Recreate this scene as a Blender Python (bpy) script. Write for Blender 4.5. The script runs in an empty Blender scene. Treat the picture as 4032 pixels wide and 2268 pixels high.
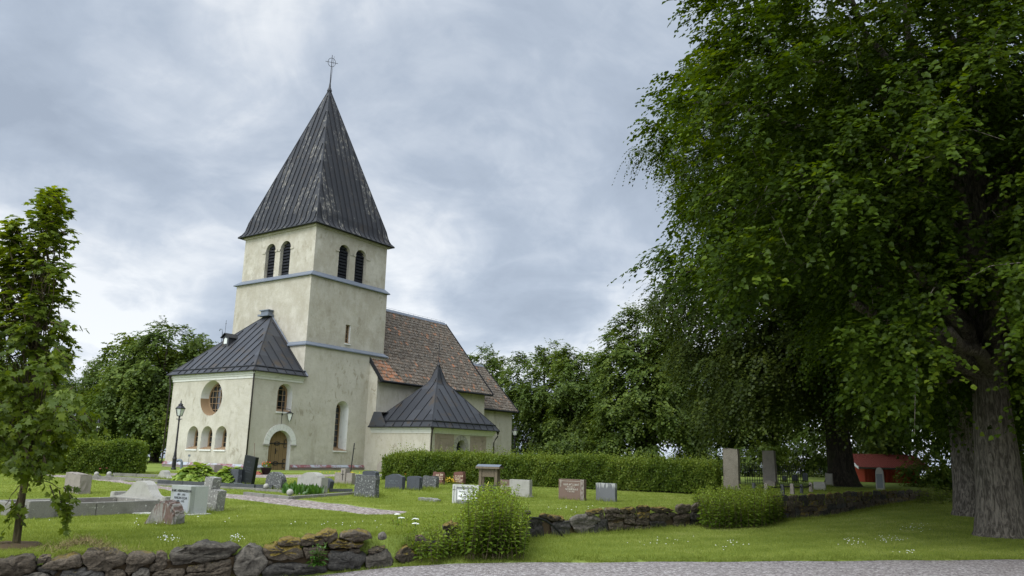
import bpy, bmesh, math, random
import numpy as np
from mathutils import Vector, Matrix
from mathutils.geometry import tessellate_polygon
random.seed(7); RNG = np.random.default_rng(7)
SC = bpy.context.scene; COL = SC.collection
# ------------------------------------------------------------------ camera
CAMH, FPX, PITCH, ROLL = 1.6, 3030.0, math.radians(12.23), math.radians(1.366)
cd = bpy.data.cameras.new("camera"); cam = bpy.data.objects.new("camera", cd); COL.objects.link(cam)
cd.sensor_width = 36.0; cd.lens = 36.0 * FPX / 4032.0; cd.clip_start = 0.1; cd.clip_end = 3000
cam.matrix_world = Matrix.Translation((0, 0, CAMH)) @ Matrix.Rotation(math.pi/2 + PITCH, 4, 'X') @ Matrix.Rotation(ROLL, 4, 'Z')
SC.camera = cam
# ------------------------------------------------------------------ world, sun, exposure
SUN_AZ, SUN_EL = math.radians(218), math.radians(42)      # compass-like: 0 = +Y, clockwise
w = bpy.data.worlds.new("World"); SC.world = w; w.use_nodes = True
def build_world():
    nt = w.node_tree; nt.nodes.clear(); L = nt.links.new
    def n(t, **k):
        x = nt.nodes.new(t)
        for a, b in k.items():
            if a in x.inputs: x.inputs[a].default_value = b
            else: setattr(x, a, b)
        return x
    def m(op, a, b=None, c=None):
        x = n('ShaderNodeMath', operation=op)
        for i, s in enumerate((a, b, c)):
            if s is None: continue
            if isinstance(s, (int, float)): x.inputs[i].default_value = s
            else: L(s, x.inputs[i])
        return x.outputs[0]
    out = n('ShaderNodeOutputWorld'); bg = n('ShaderNodeBackground'); L(bg.outputs[0], out.inputs[0])
    tc = n('ShaderNodeTexCoord'); sep = n('ShaderNodeSeparateXYZ'); L(tc.outputs['Generated'], sep.inputs[0])
    X, Y, Z = sep.outputs
    sky = n('ShaderNodeTexSky', sky_type='NISHITA'); sky.sun_disc = False
    sky.sun_elevation = SUN_EL; sky.sun_rotation = SUN_AZ; sky.air_density = 1.0; sky.dust_density = 1.5
    # cloud deck: project the direction on a high flat layer
    zz = m('MAXIMUM', m('ADD', Z, 0.34), 0.10)
    comb = n('ShaderNodeCombineXYZ'); L(m('DIVIDE', X, zz), comb.inputs[0]); L(m('DIVIDE', Y, zz), comb.inputs[1])
    def noise(scale, detail, rough, dist, off):
        mp = n('ShaderNodeMapping'); mp.inputs['Location'].default_value = off; mp.inputs['Rotation'].default_value = (0, 0, .35)
        mp.inputs['Scale'].default_value = (1.1, 1.1, 1)
        L(comb.outputs[0], mp.inputs[0])
        t = n('ShaderNodeTexNoise', Scale=scale, Detail=detail, Roughness=rough, Distortion=dist); L(mp.outputs[0], t.inputs['Vector']); return t.outputs[0]
    big = noise(1.35, 6, .52, .6, (SKYOFF[0], SKYOFF[1], 0)); mid = noise(3.1, 7, .55, .8, (5.2, 1.7, 3)); fine = noise(9, 6, .6, .8, (2, 9, 1))
    v = m('ADD', m('MULTIPLY', big, .62), m('ADD', m('MULTIPLY', mid, .28), m('MULTIPLY', fine, .10)))
    ramp = n('ShaderNodeValToRGB'); L(v, ramp.inputs[0]); r = ramp.color_ramp
    r.elements[0].position = .375; r.elements[0].color = (.325, .38, .465, 1)
    r.elements[1].position = .60; r.elements[1].color = (.74, .77, .805, 1)
    e = r.elements.new(.45); e.color = (.39, .45, .54, 1); e = r.elements.new(.515); e.color = (.50, .555, .635, 1)
    # brighter towards the zenith and towards the veiled sun, and a pale band at the horizon
    el = m('MULTIPLY', m('SUBTRACT', Z, .55), 2.2); el = m('MINIMUM', m('MAXIMUM', el, 0), 1)
    dv = n('ShaderNodeVectorMath', operation='DOT_PRODUCT'); L(tc.outputs['Generated'], dv.inputs[0])
    dv.inputs[1].default_value = (math.sin(SUN_AZ)*math.cos(SUN_EL), math.cos(SUN_AZ)*math.cos(SUN_EL), math.sin(SUN_EL))
    sunny = m('POWER', m('MAXIMUM', dv.outputs['Value'], 0), 2.0)
    hor = m('POWER', m('SUBTRACT', 1.0, m('MINIMUM', m('MAXIMUM', Z, 0), 1)), 9.0)
    gain = m('ADD', m('ADD', 1.0, m('MULTIPLY', el, 1.5)), m('ADD', m('MULTIPLY', sunny, 2.8), m('MULTIPLY', hor, .26)))
    sc1 = n('ShaderNodeVectorMath', operation='SCALE'); L(ramp.outputs[0], sc1.inputs[0]); L(gain, sc1.inputs['Scale'])
    sc2 = n('ShaderNodeVectorMath', operation='SCALE'); L(sky.outputs[0], sc2.inputs[0]); sc2.inputs['Scale'].default_value = 1.0
    mix = n('ShaderNodeMix', data_type='RGBA'); mix.inputs[0].default_value = .93
    sky_s = n('ShaderNodeVectorMath', operation='SCALE'); L(sc2.outputs[0], sky_s.inputs[0]); sky_s.inputs['Scale'].default_value = 0.10
    L(sky_s.outputs[0], mix.inputs[6]); L(sc1.outputs[0], mix.inputs[7])
    L(mix.outputs[2], bg.inputs[0]); bg.inputs[1].default_value = 1.0
SKYOFF = (10.5, 3.4)
build_world()
sl = bpy.data.lights.new("sun", 'SUN'); sl.energy = 1.3; sl.angle = math.radians(25); sl.color = (1, .95, .86)
so = bpy.data.objects.new("sun", sl); COL.objects.link(so)
sd = Vector((math.sin(SUN_AZ)*math.cos(SUN_EL), math.cos(SUN_AZ)*math.cos(SUN_EL), math.sin(SUN_EL)))
so.rotation_euler = (-sd).to_track_quat('-Z', 'Y').to_euler(); so.location = (-20, -20, 60)
vs = SC.view_settings; vs.view_transform = 'Standard'; vs.look = 'None'; vs.gamma = 1; vs.exposure = 0.3
SC.cycles.max_bounces = 6; SC.cycles.diffuse_bounces = 3; SC.cycles.transmission_bounces = 4; SC.cycles.transparent_max_bounces = 4
SC.cycles.use_denoising = True; SC.cycles.denoiser = 'OPENIMAGEDENOISE'; SC.cycles.denoising_input_passes = 'RGB_ALBEDO_NORMAL'
try: SC.cycles.use_adaptive_sampling = False
except Exception: pass
# ------------------------------------------------------------------ measuring helpers (photo direction -> point in the place)
_F = np.array([0, math.cos(PITCH), math.sin(PITCH)]); _R = np.array([1., 0, 0]); _U = np.array([0, -math.sin(PITCH), math.cos(PITCH)])
CAMP = np.array([0, 0, CAMH])
def ray(px, py):
    a, b = px - 2016, 1134 - py
    return _F*FPX + _R*(a*math.cos(ROLL) - b*math.sin(ROLL)) + _U*(a*math.sin(ROLL) + b*math.cos(ROLL))
def proj(P):
    P = np.asarray(P, float) - CAMP; z = P @ _F; z = np.where(np.abs(z) < 1e-6, 1e-6, z)
    a2 = P @ _R / z * FPX; b2 = P @ _U / z * FPX
    a = a2*math.cos(ROLL) + b2*math.sin(ROLL); b = -a2*math.sin(ROLL) + b2*math.cos(ROLL)
    return np.stack([2016 + a, 1134 - b, z], -1)
def smooth(a, b, x):
    t = np.clip((np.asarray(x, float) - a)/(b - a), 0, 1); return t*t*(3 - 2*t)
WALL = np.array([(-30, -7), (-14, 5.6), (-5.65, 12.2), (-3.3, 14.15), (-1.95, 15.55), (.67, 20.4), (5.22, 24.7), (12.15, 30.4), (20.6, 40.3), (26, 46.5), (60, 86)], float)
def wall_side(x, y):                                       # signed distance, > 0 on the churchyard side
    x = np.asarray(x, float); y = np.asarray(y, float); best = np.full(x.shape, 1e9); sg = np.ones(x.shape)
    for (ax, ay), (bx, by) in zip(WALL[:-1], WALL[1:]):
        dx, dy = bx-ax, by-ay; t = np.clip(((x-ax)*dx + (y-ay)*dy)/(dx*dx+dy*dy), 0, 1)
        d = np.hypot(x-ax-t*dx, y-ay-t*dy); s = np.sign(dx*(y-ay) - dy*(x-ax))
        u = d < best; best = np.where(u, d, best); sg = np.where(u, s, sg)
    return best*sg
def gz_yard(x, y): return .3*smooth(20, 44, y) - 9.0*smooth(96, 190, y) + .012*np.sin(np.asarray(x)*.9)*np.cos(np.asarray(y)*.7)
def gz_lawn(x, y): return -.46 + .27*smooth(25, 42, y) - 9.0*smooth(96, 190, y) + .012*np.sin(np.asarray(x)*.8 + 1)
def road_edge_y(x):
    x = np.asarray(x, float); return np.interp(x, [-30, -5.65, -3.3, -2.6, -1.95, -.96, 1.7, 5.53, 12.15, 40], [-6, 12.0, 14.05, 14.8, 15.35, 16.05, 16.63, 17.43, 18.92, 24])
def gz(x, y):
    s = wall_side(x, y); k = smooth(.02, .42, s)
    low = gz_lawn(x, y) - .075*smooth(.34, .06, np.asarray(y, float) - road_edge_y(x))
    return low*(1-k) + gz_yard(x, y)*k
def gp(px, py, fn=gz_yard):
    z = 0.0; d = ray(px, py)
    for _ in range(12):
        t = (z - CAMH)/d[2]; P = CAMP + d*t; z = float(fn(P[0], P[1]))
    return np.array([P[0], P[1], z])
def hit_plane(o, n, px, py):
    d = ray(px, py); o = np.asarray(o, float); n = np.asarray(n, float)
    return CAMP + d*(((o - CAMP) @ n)/(d @ n))
YAW = math.radians(34.25)
EU = np.array([math.sin(YAW), math.cos(YAW), 0.]); EV = np.array([-math.cos(YAW), math.sin(YAW), 0.]); EZ = np.array([0, 0, 1.])
# ------------------------------------------------------------------ object helpers
def tag(o, label=None, cat=None, group=None, kind=None):
    if label: o['label'] = label
    if cat: o['category'] = cat
    if group: o['group'] = group
    if kind: o['kind'] = kind
    return o
def empty(name, loc, rz=0.0):
    o = bpy.data.objects.new(name, None); COL.objects.link(o); o.location = Vector(loc); o.rotation_euler = (0, 0, rz); o.empty_display_size = .2; return o
def np_mesh(name, V, F, mats, parent=None, rnd=None, smooth_=False, midx=None, link=True):
    """F: list of (n,k) int arrays (faces of k corners)"""
    V = np.asarray(V, np.float32); me = bpy.data.meshes.new(name)
    F = [np.asarray(f, np.int32) for f in (F if isinstance(F, list) else [F]) if len(f)]
    me.vertices.add(len(V)); me.vertices.foreach_set('co', V.ravel())
    loops = np.concatenate([f.ravel() for f in F]); tot = np.concatenate([np.full(len(f), f.shape[1], np.int32) for f in F])
    st = np.concatenate([[0], np.cumsum(tot)[:-1]]).astype(np.int32)
    me.loops.add(len(loops)); me.loops.foreach_set('vertex_index', loops)
    me.polygons.add(len(tot)); me.polygons.foreach_set('loop_start', st)
    if smooth_: me.polygons.foreach_set('use_smooth', np.ones(len(tot), bool))
    for m_ in (mats if isinstance(mats, (list, tuple)) else [mats]): me.materials.append(m_)
    if midx is not None: me.polygons.foreach_set('material_index', np.asarray(midx, np.int32))
    if rnd is not None:
        a = me.attributes.new('rnd', 'FLOAT', 'FACE'); a.data.foreach_set('value', np.asarray(rnd, np.float32))
    me.update(calc_edges=True); me.validate()
    o = bpy.data.objects.new(name, me)
    if link: COL.objects.link(o)
    if parent: o.parent = parent
    return o
class MB:
    """collects faces with a material slot each"""
    def __init__(s): s.v = []; s.f = []; s.m = []; s.r = []
    def poly(s, pts, mi=0, r=None):
        b = len(s.v); s.v += [tuple(map(float, p)) for p in pts]; s.f.append(tuple(range(b, b+len(pts)))); s.m.append(mi); s.r.append(random.random() if r is None else r)
    def box(s, a, b, mi=0, T=None):
        (x0, y0, z0), (x1, y1, z1) = a, b
        c = [(x0,y0,z0),(x1,y0,z0),(x1,y1,z0),(x0,y1,z0),(x0,y0,z1),(x1,y0,z1),(x1,y1,z1),(x0,y1,z1)]
        if T is not None: c = [T(p) for p in c]
        r = random.random(); bi = len(s.v); s.v += [tuple(map(float, p)) for p in c]
        for f in ((0,3,2,1),(4,5,6,7),(0,1,5,4),(1,2,6,5),(2,3,7,6),(3,0,4,7)): s.f.append(tuple(bi+i for i in f)); s.m.append(mi); s.r.append(r)
    def tube(s, pts, rad, n=8, mi=0, cap=True):
        pts = [np.asarray(p, float) for p in pts]; rad = [rad]*len(pts) if np.isscalar(rad) else rad; b = len(s.v); r = random.random()
        for i, p in enumerate(pts):
            t = pts[min(i+1, len(pts)-1)] - pts[max(i-1, 0)]; t /= (np.linalg.norm(t) + 1e-9)
            a = np.cross(t, (0, 0, 1.) if abs(t[2]) < .9 else (1., 0, 0)); a /= np.linalg.norm(a); c = np.cross(t, a)
            for k in range(n):
                q = 2*math.pi*k/n; s.v.append(tuple(p + rad[i]*(a*math.cos(q) + c*math.sin(q))))
        for i in range(len(pts)-1):
            for k in range(n):
                k2 = (k+1) % n; s.f.append((b+i*n+k, b+(i+1)*n+k, b+(i+1)*n+k2, b+i*n+k2)); s.m.append(mi); s.r.append(r)
        if cap:
            s.f.append(tuple(b+k for k in range(n))); s.m.append(mi); s.r.append(r)
            e = b+(len(pts)-1)*n; s.f.append(tuple(e+k for k in reversed(range(n)))); s.m.append(mi); s.r.append(r)
    def lathe(s, prof, n=12, mi=0, c=(0, 0, 0)):
        b = len(s.v); r = random.random()
        for (q, z) in prof:
            for k in range(n): s.v.append((c[0]+q*math.cos(2*math.pi*k/n), c[1]+q*math.sin(2*math.pi*k/n), c[2]+z))
        for i in range(len(prof)-1):
            for k in range(n):
                k2 = (k+1) % n; s.f.append((b+i*n+k, b+i*n+k2, b+(i+1)*n+k2, b+(i+1)*n+k)); s.m.append(mi); s.r.append(r)
    def prism(s, outline, y0, y1, mi=0, T=None, mi_side=None):
        """outline in (x,z), extruded along y"""
        T = T or (lambda p: p); r = random.random(); n = len(outline); ms = mi if mi_side is None else mi_side
        area = sum(outline[i][0]*outline[(i+1)%n][1] - outline[(i+1)%n][0]*outline[i][1] for i in range(n))
        if area < 0: outline = outline[::-1]
        s.poly([T((x, y0, z)) for x, z in outline], mi, r); s.poly([T((x, y1, z)) for x, z in reversed(outline)], ms, r)
        for i in range(n):
            (xa, za), (xb, zb) = outline[i], outline[(i+1) % n]
            s.poly([T((xa, y0, za)), T((xa, y1, za)), T((xb, y1, zb)), T((xb, y0, zb))], ms, r)
    def build(s, name, mats, parent=None, smooth_=False, bevel=0, loc=None, weld=False):
        me = bpy.data.meshes.new(name); me.from_pydata(s.v, [], s.f)
        for m_ in (mats if isinstance(mats, (list, tuple)) else [mats]): me.materials.append(m_)
        me.polygons.foreach_set('material_index', s.m)
        if smooth_: me.polygons.foreach_set('use_smooth', [True]*len(s.f))
        a = me.attributes.new('rnd', 'FLOAT', 'FACE'); a.data.foreach_set('value', s.r)
        me.update()
        if bevel or weld:
            bm = bmesh.new(); bm.from_mesh(me); bmesh.ops.remove_doubles(bm, verts=bm.verts, dist=1e-4)
            if bevel:
                ed = [e for e in bm.edges if len(e.link_faces) == 2 and e.calc_face_angle(0) > .5]
                bmesh.ops.bevel(bm, geom=ed, offset=bevel, segments=2, affect='EDGES', clamp_overlap=True)
            bm.to_mesh(me); bm.free()
        o = bpy.data.objects.new(name, me); COL.objects.link(o)
        if parent: o.parent = parent
        if loc is not None: o.location = Vector(loc)
        return o
# ------------------------------------------------------------------ materials
class NT:
    def __init__(s, name, rough=.85, spec=.3):
        s.mat = bpy.data.materials.new(name); s.mat.use_nodes = True; s.t = s.mat.node_tree; s.t.nodes.clear()
        s.out = s.n('ShaderNodeOutputMaterial'); s.b = s.n('ShaderNodeBsdfPrincipled'); s.L(s.b.outputs[0], s.out.inputs[0])
        s.b.inputs['Roughness'].default_value = rough; s.b.inputs['Specular IOR Level'].default_value = spec
        s.tc = s.n('ShaderNodeTexCoord'); s.geo = s.n('ShaderNodeNewGeometry')
    def L(s, a, b): s.t.links.new(a, b)
    def n(s, t, **k):
        x = s.t.nodes.new(t)
        for a, b in k.items():
            if a in x.inputs: x.inputs[a].default_value = b
            else: setattr(x, a, b)
        return x
    def obj(s, scale=(1, 1, 1), rot=(0, 0, 0), world=False):
        m = s.n('ShaderNodeMapping'); m.inputs['Scale'].default_value = scale; m.inputs['Rotation'].default_value = rot
        s.L(s.geo.outputs['Position'] if world else s.tc.outputs['Object'], m.inputs[0]); return m.outputs[0]
    def noise(s, scale, detail=6, rough=.55, vec=None, dist=0., world=False):
        t = s.n('ShaderNodeTexNoise', Scale=scale, Detail=detail, Roughness=rough, Distortion=dist); s.L(vec if vec is not None else s.obj(world=world), t.inputs['Vector']); return t.outputs[0]
    def vor(s, scale, vec=None, out='Color', feature='F1', world=False):
        t = s.n('ShaderNodeTexVoronoi', Scale=scale, feature=feature); s.L(vec if vec is not None else s.obj(world=world), t.inputs['Vector']); return t.outputs[out]
    def math(s, op, a, b=None, c=None, clamp=False):
        x = s.n('ShaderNodeMath', operation=op); x.use_clamp = clamp
        for i, q in enumerate((a, b, c)):
            if q is None: continue
            if isinstance(q, (int, float)): x.inputs[i].default_value = q
            else: s.L(q, x.inputs[i])
        return x.outputs[0]
    def step(s, v, a, b):
        x = s.n('ShaderNodeMapRange', interpolation_type='SMOOTHSTEP'); s.L(v, x.inputs[0]); x.inputs[1].default_value = a; x.inputs[2].default_value = b; return x.outputs[0]
    def ramp(s, v, stops):
        r = s.n('ShaderNodeValToRGB'); s.L(v, r.inputs[0]); e = r.color_ramp.elements
        while len(e) < len(stops): e.new(.5)
        for q, (p, c) in zip(e, stops): q.position = p; q.color = (*c, 1)
        return r.outputs[0]
    def mix(s, f, a, b, mode='MIX'):
        x = s.n('ShaderNodeMix', data_type='RGBA', blend_type=mode)
        for i, q in ((0, f), (6, a), (7, b)):
            if isinstance(q, (int, float)): x.inputs[i].default_value = q
            elif isinstance(q, tuple): x.inputs[i].default_value = (*q, 1)
            else: s.L(q, x.inputs[i])
        return x.outputs[2]
    def rnd(s): return s.n('ShaderNodeAttribute', attribute_name='rnd').outputs['Fac']
    def orand(s): return s.n('ShaderNodeObjectInfo').outputs['Random']
    def col(s, c):
        if isinstance(c, tuple): s.b.inputs['Base Color'].default_value = (*c, 1)
        else: s.L(c, s.b.inputs['Base Color'])
        return s
    def bump(s, h, strength=.5, dist=.02):
        b = s.n('ShaderNodeBump', Strength=strength, Distance=dist); s.L(h, b.inputs['Height']); s.L(b.outputs[0], s.b.inputs['Normal']); return s
def simple(name, c, rough=.7, spec=.3, metal=0, var=.25, scale=6):
    t = NT(name, rough, spec); f = t.noise(scale, 5); t.col(t.mix(f, tuple(x*(1-var) for x in c), tuple(x*(1+var) for x in c))); t.b.inputs['Metallic'].default_value = metal; return t.mat
def stone(name, c1, c2, lichen=(.42, .43, .38), lic=.55, speck=60, moss=0., stain=True, rough=.85, lsize=9.):
    t = NT(name, rough, .3); v = t.noise(speck, 4, .7); big = t.noise(2.5, 6, .6)
    c = t.mix(t.step(v, .3, .7), c1, c2); c = t.mix(t.math('MULTIPLY', t.step(big, .45, .75), .5), c, tuple(x*.45 for x in c1))
    if lic < 1: c = t.mix(t.math('MULTIPLY', t.step(t.math('ADD', t.math('MULTIPLY', t.noise(lsize, 5, .6, dist=.4), .75), t.math('MULTIPLY', t.noise(lsize*4, 3), .25)), lic, lic+.06), .85), c, lichen)
    if moss:
        c = t.mix(1.0, c, t.ramp(t.orand(), [(0, (.62, .58, .52)), (.5, (1, .96, .9)), (1, (1.3, 1.26, 1.2))]), 'MULTIPLY')
        sp = t.n('ShaderNodeSeparateXYZ'); t.L(t.geo.outputs['Normal'], sp.inputs[0])
        f = t.math('ADD', t.math('MULTIPLY', sp.outputs[2], .55), t.math('MULTIPLY', t.noise(5, 5, .6), .9)); f = t.math('ADD', f, t.math('MULTIPLY', t.orand(), .35))
        c = t.mix(t.step(f, 1.32-moss*.5, 1.5-moss*.5), c, t.ramp(t.noise(22, 5, .7), [(.3, (.05, .035, .008)), (.5, (.15, .105, .018)), (.7, (.25, .20, .045))]))
    t.col(c); t.bump(t.math('ADD', t.noise(14, 6, .65), t.noise(3, 5, .6, t.obj((2, 2, 12)))) if moss else t.noise(14, 5, .6), .7 if moss else .35, .045 if moss else .02); return t.mat
def build_materials():
    M = {}
    # plaster
    t = NT('cream_plaster', .92, .15); v = t.obj((1, 1, .35))
    big = t.noise(.55, 7, .62); streak = t.noise(1.6, 7, .65, v); fine = t.noise(9, 5, .6)
    c = t.mix(t.step(big, .35, .7), (.45, .42, .35), (.52, .487, .41))
    c = t.mix(t.math('MULTIPLY', t.math('MULTIPLY', t.step(streak, .46, .68), t.step(t.noise(.33, 4, .5), .4, .62)), .65), c, (.31, .277, .215))
    c = t.mix(t.math('MULTIPLY', t.math('MULTIPLY', t.step(t.noise(2.4, 8, .7, t.obj((1, 1, .6)), .5), .52, .64), t.step(t.noise(.5, 4, .5, t.obj((1, 1, 1), (1, 2, 3))), .46, .6)), .75), c, (.245, .215, .155))
    c = t.mix(t.math('MULTIPLY', t.step(fine, .5, .7), .4), c, (.37, .34, .265)); c = t.mix(t.math('MULTIPLY', t.step(t.noise(1.4, 9, .75), .46, .62), .35), c, (.36, .325, .24))
    sz = t.n('ShaderNodeSeparateXYZ'); t.L(t.tc.outputs['Object'], sz.inputs[0]); up = t.math('MULTIPLY', t.step(sz.outputs[2], 8.2, 9.0), t.step(t.noise(1.1, 8, .7, t.obj((1, 1, .7))), .36, .62))
    c = t.mix(t.math('MULTIPLY', up, .55), c, (.33, .295, .225)); c = t.mix(t.math('MULTIPLY', t.math('MULTIPLY', t.step(sz.outputs[2], 1.6, .2), t.step(t.noise(1.7, 7, .7), .42, .6)), .5), c, (.30, .275, .22))
    t.col(c); t.bump(t.noise(2.3, 4, .6), .55, .05); M['plaster'] = t.mat
    t = NT('white_lime_wash', .9, .15); t.col(t.mix(t.step(t.noise(3, 6, .6), .5, .75), (.64, .63, .59), (.52, .51, .47))); t.bump(t.noise(12, 5), .25, .02); M['white'] = t.mat
    # sheet metal roofs
    def sheet(name, base, hi, flake, fl, rust):
        t = NT(name, .55, .35); r = t.rnd(); c = t.mix(r, base, hi)
        v = t.obj((3.5, 3.5, .55)); f = t.noise(2.2, 8, .7, v, .3); f = t.math('ADD', f, t.math('MULTIPLY', t.math('SUBTRACT', r, .5), .16))
        c = t.mix(t.math('MULTIPLY', t.step(f, fl, fl+.07), .8), c, t.mix(t.noise(6), flake, tuple(x*.55 for x in flake)))
        c = t.mix(t.math('MULTIPLY', t.step(t.noise(1.3, 6, .6), .52, .72), rust), c, (.062, .042, .022))
        t.col(c); t.bump(t.noise(5, 4), .15, .02); return t.mat
    M['spire'] = sheet('flaking_dark_sheet_metal', (.013, .014, .017), (.026, .027, .030), (.31, .285, .235), .588, .35)
    M['metal'] = sheet('dark_sheet_metal', (.026, .028, .033), (.046, .049, .056), (.10, .098, .09), .66, .75)
    M['seam'] = simple('dark_seam_metal', (.018, .019, .022), .5)
    M['cornice'] = simple('blue_grey_sheet', (.135, .155, .185), .5, .4, 0, .2, 3)
    t = NT('painted_flashing', .6, .4); t.col(t.mix(t.step(t.noise(1.6, 6, .7), .42, .58), (.20, .07, .07), (.34, .37, .41))); M['flashing'] = t.mat
    M['black'] = simple('black_painted_iron', (.014, .013, .015), .45, .4)
    M['pipe'] = simple('dark_brown_pipe', (.028, .02, .018), .5, .4)
    # tiles
    t = NT('lichened_clay_tiles', .9, .15); r = t.rnd()
    c = t.ramp(r, [(.0, (.055, .044, .035)), (.35, (.09, .07, .053)), (.62, (.12, .092, .068)), (.84, (.145, .10, .068)), (.93, (.29, .125, .06)), (1., (.36, .145, .07))])
    c = t.mix(t.math('MULTIPLY', t.step(t.noise(7, 7, .75), .46, .60), .75), c, (.235, .215, .18))
    c = t.mix(t.math('MULTIPLY', t.step(t.noise(2, 6, .65), .52, .7), .6), c, (.055, .05, .036)); t.col(c); t.bump(t.noise(30, 4), .3, .01); M['tiles'] = t.mat
    # wood
    def wood(name, a, b, scale=(30, 30, 2)):
        t = NT(name, .75, .25); t.col(t.mix(t.noise(1.0, 6, .65, t.obj(scale)), a, b)); return t.mat
    M['door'] = wood('brown_door_wood', (.165, .108, .05), (.235, .16, .08)); M['wood_frame'] = wood('brown_window_wood', (.22, .145, .08), (.31, .21, .12))
    M['old_wood'] = wood('weathered_wood', (.10, .078, .052), (.2, .16, .11)); M['dark_wood'] = wood('dark_louvre_wood', (.008, .009, .012), (.02, .022, .027))
    M['grey_board'] = wood('grey_board', (.05, .048, .04), (.085, .08, .066))
    t = NT('window_glass', .08, .8); t.col((.012, .015, .018)); M['glass'] = t.mat
    t = NT('lamp_glass', .15, .6); t.col((.62, .64, .6)); M['lamp_glass'] = t.mat
    M['sandstone'] = stone('brown_sandstone', (.25, .2, .15), (.33, .27, .21), (.36, .32, .26), .68, 40)
    M['arch_stone'] = stone('grey_arch_stone', (.25, .235, .2), (.36, .34, .29), (.4, .38, .33), .62, 30)
    M['plinth'] = stone('plinth_stone', (.17, .135, .115), (.27, .23, .2), (.3, .28, .25), .66, 40)
    # gravestones
    M['granite'] = stone('grey_granite', (.26, .25, .22), (.40, .385, .34), (.5, .5, .44), .62, 90)
    M['granite_lichen'] = stone('lichened_grey_granite', (.15, .145, .135), (.27, .262, .235), (.47, .47, .42), .535, 90, lsize=14)
    M['dark_granite'] = stone('dark_granite', (.045, .05, .058), (.085, .09, .1), (.3, .32, .32), .62, 120, lsize=11)
    M['dark_lichen'] = stone('dark_lichened_granite', (.05, .052, .052), (.12, .12, .115), (.36, .37, .34), .545, 100, lsize=16)
    M['red_granite'] = stone('brown_red_granite', (.125, .084, .066), (.195, .134, .104), (.3, .24, .19), .72, 110)
    M['red_brown'] = stone('rusty_red_granite', (.115, .055, .042), (.175, .085, .062), (.2, .13, .1), .75, 110)
    M['taupe'] = stone('taupe_granite', (.2, .175, .15), (.29, .255, .215), (.33, .3, .26), .7, 100)
    M['pale'] = stone('pale_stone', (.40, .40, .37), (.5, .5, .46), (.3, .3, .27), .62, 60)
    M['green_grey'] = stone('green_grey_polished_stone', (.27, .285, .26), (.34, .355, .325), (.4, .41, .37), .75, 120, rough=.4)
    M['plain_grey'] = simple('smooth_grey_stone', (.30, .315, .33), .35, .4, 0, .06, 20)
    M['slate'] = simple('blue_grey_slate', (.12, .14, .145), .5, .4, 0, .12, 14)
    M['polished_black'] = simple('polished_black_granite', (.008, .010, .011), .32, .3, 0, .15, 60)
    M['kerb_dark'] = stone('dark_kerb_granite', (.055, .058, .06), (.095, .1, .1), (.22, .22, .21), .68, 80)
    M['kerb'] = stone('granite_kerb', (.15, .142, .12), (.25, .24, .205), (.5, .49, .44), .6, 70)
    M['ink'] = simple('black_inlay', (.012, .012, .012), .6); M['pale_ink'] = simple('pale_lettering', (.42, .39, .33), .7); M['gold_ink'] = simple('cream_lettering', (.6, .5, .36), .6)
    t = NT('striped_boulder', .9, .2); s = t.noise(2.2, 5, .5, t.obj((3.2, .25, .55), (0, .45, 0)))
    c = t.ramp(s, [(.36, (.14, .135, .12)), (.47, (.33, .31, .28)), (.53, (.15, .085, .07)), (.58, (.19, .115, .095)), (.64, (.36, .35, .32)), (.74, (.11, .105, .09))]); t.col(t.mix(t.math('MULTIPLY', t.noise(30, 4), .5), c, (.16, .15, .12))); t.bump(t.noise(12, 7, .65), .6, .03); M['boulder'] = t.mat
    M['wall_stone'] = stone('dry_wall_stone', (.048, .040, .030), (.135, .113, .085), (.29, .28, .25), .63, 26, moss=.35, lsize=6)
    M['wall_moss'] = stone('mossy_wall_stone', (.05, .042, .03), (.135, .113, .085), (.29, .28, .24), .66, 26, moss=1.15, lsize=6)
    M['wall_grey'] = stone('grey_slab_stone', (.065, .06, .052), (.165, .153, .13), (.32, .31, .29), .66, 20, moss=.1, lsize=5)
    M['wall_dark'] = stone('dark_boulder_stone', (.035, .034, .033), (.085, .082, .075), (.2, .19, .17), .66, 22, moss=.25, lsize=6)
    # ground
    t = NT('mown_grass', .95, .1); P = t.obj(world=True)
    a = t.noise(.35, 5, .6, P); b = t.noise(3.0, 6, .7, P); c_ = t.noise(38, 4, .7, t.obj((1, .35, 1), (0, 0, .3), True))
    c = t.mix(t.step(a, .35, .68), (.14, .185, .036), (.22, .265, .058)); c = t.mix(t.math('MULTIPLY', t.step(b, .45, .7), .6), c, (.23, .28, .065))
    c = t.mix(t.math('MULTIPLY', t.step(c_, .4, .66), .55), c, (.085, .13, .02)); t.col(c); t.bump(t.noise(6, 4, .6, P), .4, .04); M['grass'] = t.mat
    t = NT('pink_grey_gravel', .95, .15); P = t.obj(world=True); q = t.vor(26, P); sp = t.n('ShaderNodeSeparateColor'); t.L(q, sp.inputs[0])
    c = t.ramp(sp.outputs[0], [(0., (.12, .104, .098)), (.4, (.215, .192, .183)), (.75, (.295, .268, .255)), (1., (.46, .43, .41))])
    c = t.mix(t.math('MULTIPLY', t.step(t.noise(1.2, 5, .6, P), .45, .7), .3), c, (.24, .205, .19)); t.col(c); t.bump(t.vor(26, P, 'Distance'), .9, .03); M['gravel'] = t.mat
    t = NT('path_gravel', .95, .15); P = t.obj(world=True); q = t.vor(17, P); sp = t.n('ShaderNodeSeparateColor'); t.L(q, sp.inputs[0])
    c = t.ramp(sp.outputs[0], [(0., (.12, .1, .09)), (.45, (.25, .205, .18)), (.8, (.37, .31, .28)), (1., (.5, .46, .42))]); t.col(c); t.bump(t.vor(17, P, 'Distance'), 1., .04); M['path'] = t.mat
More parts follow.
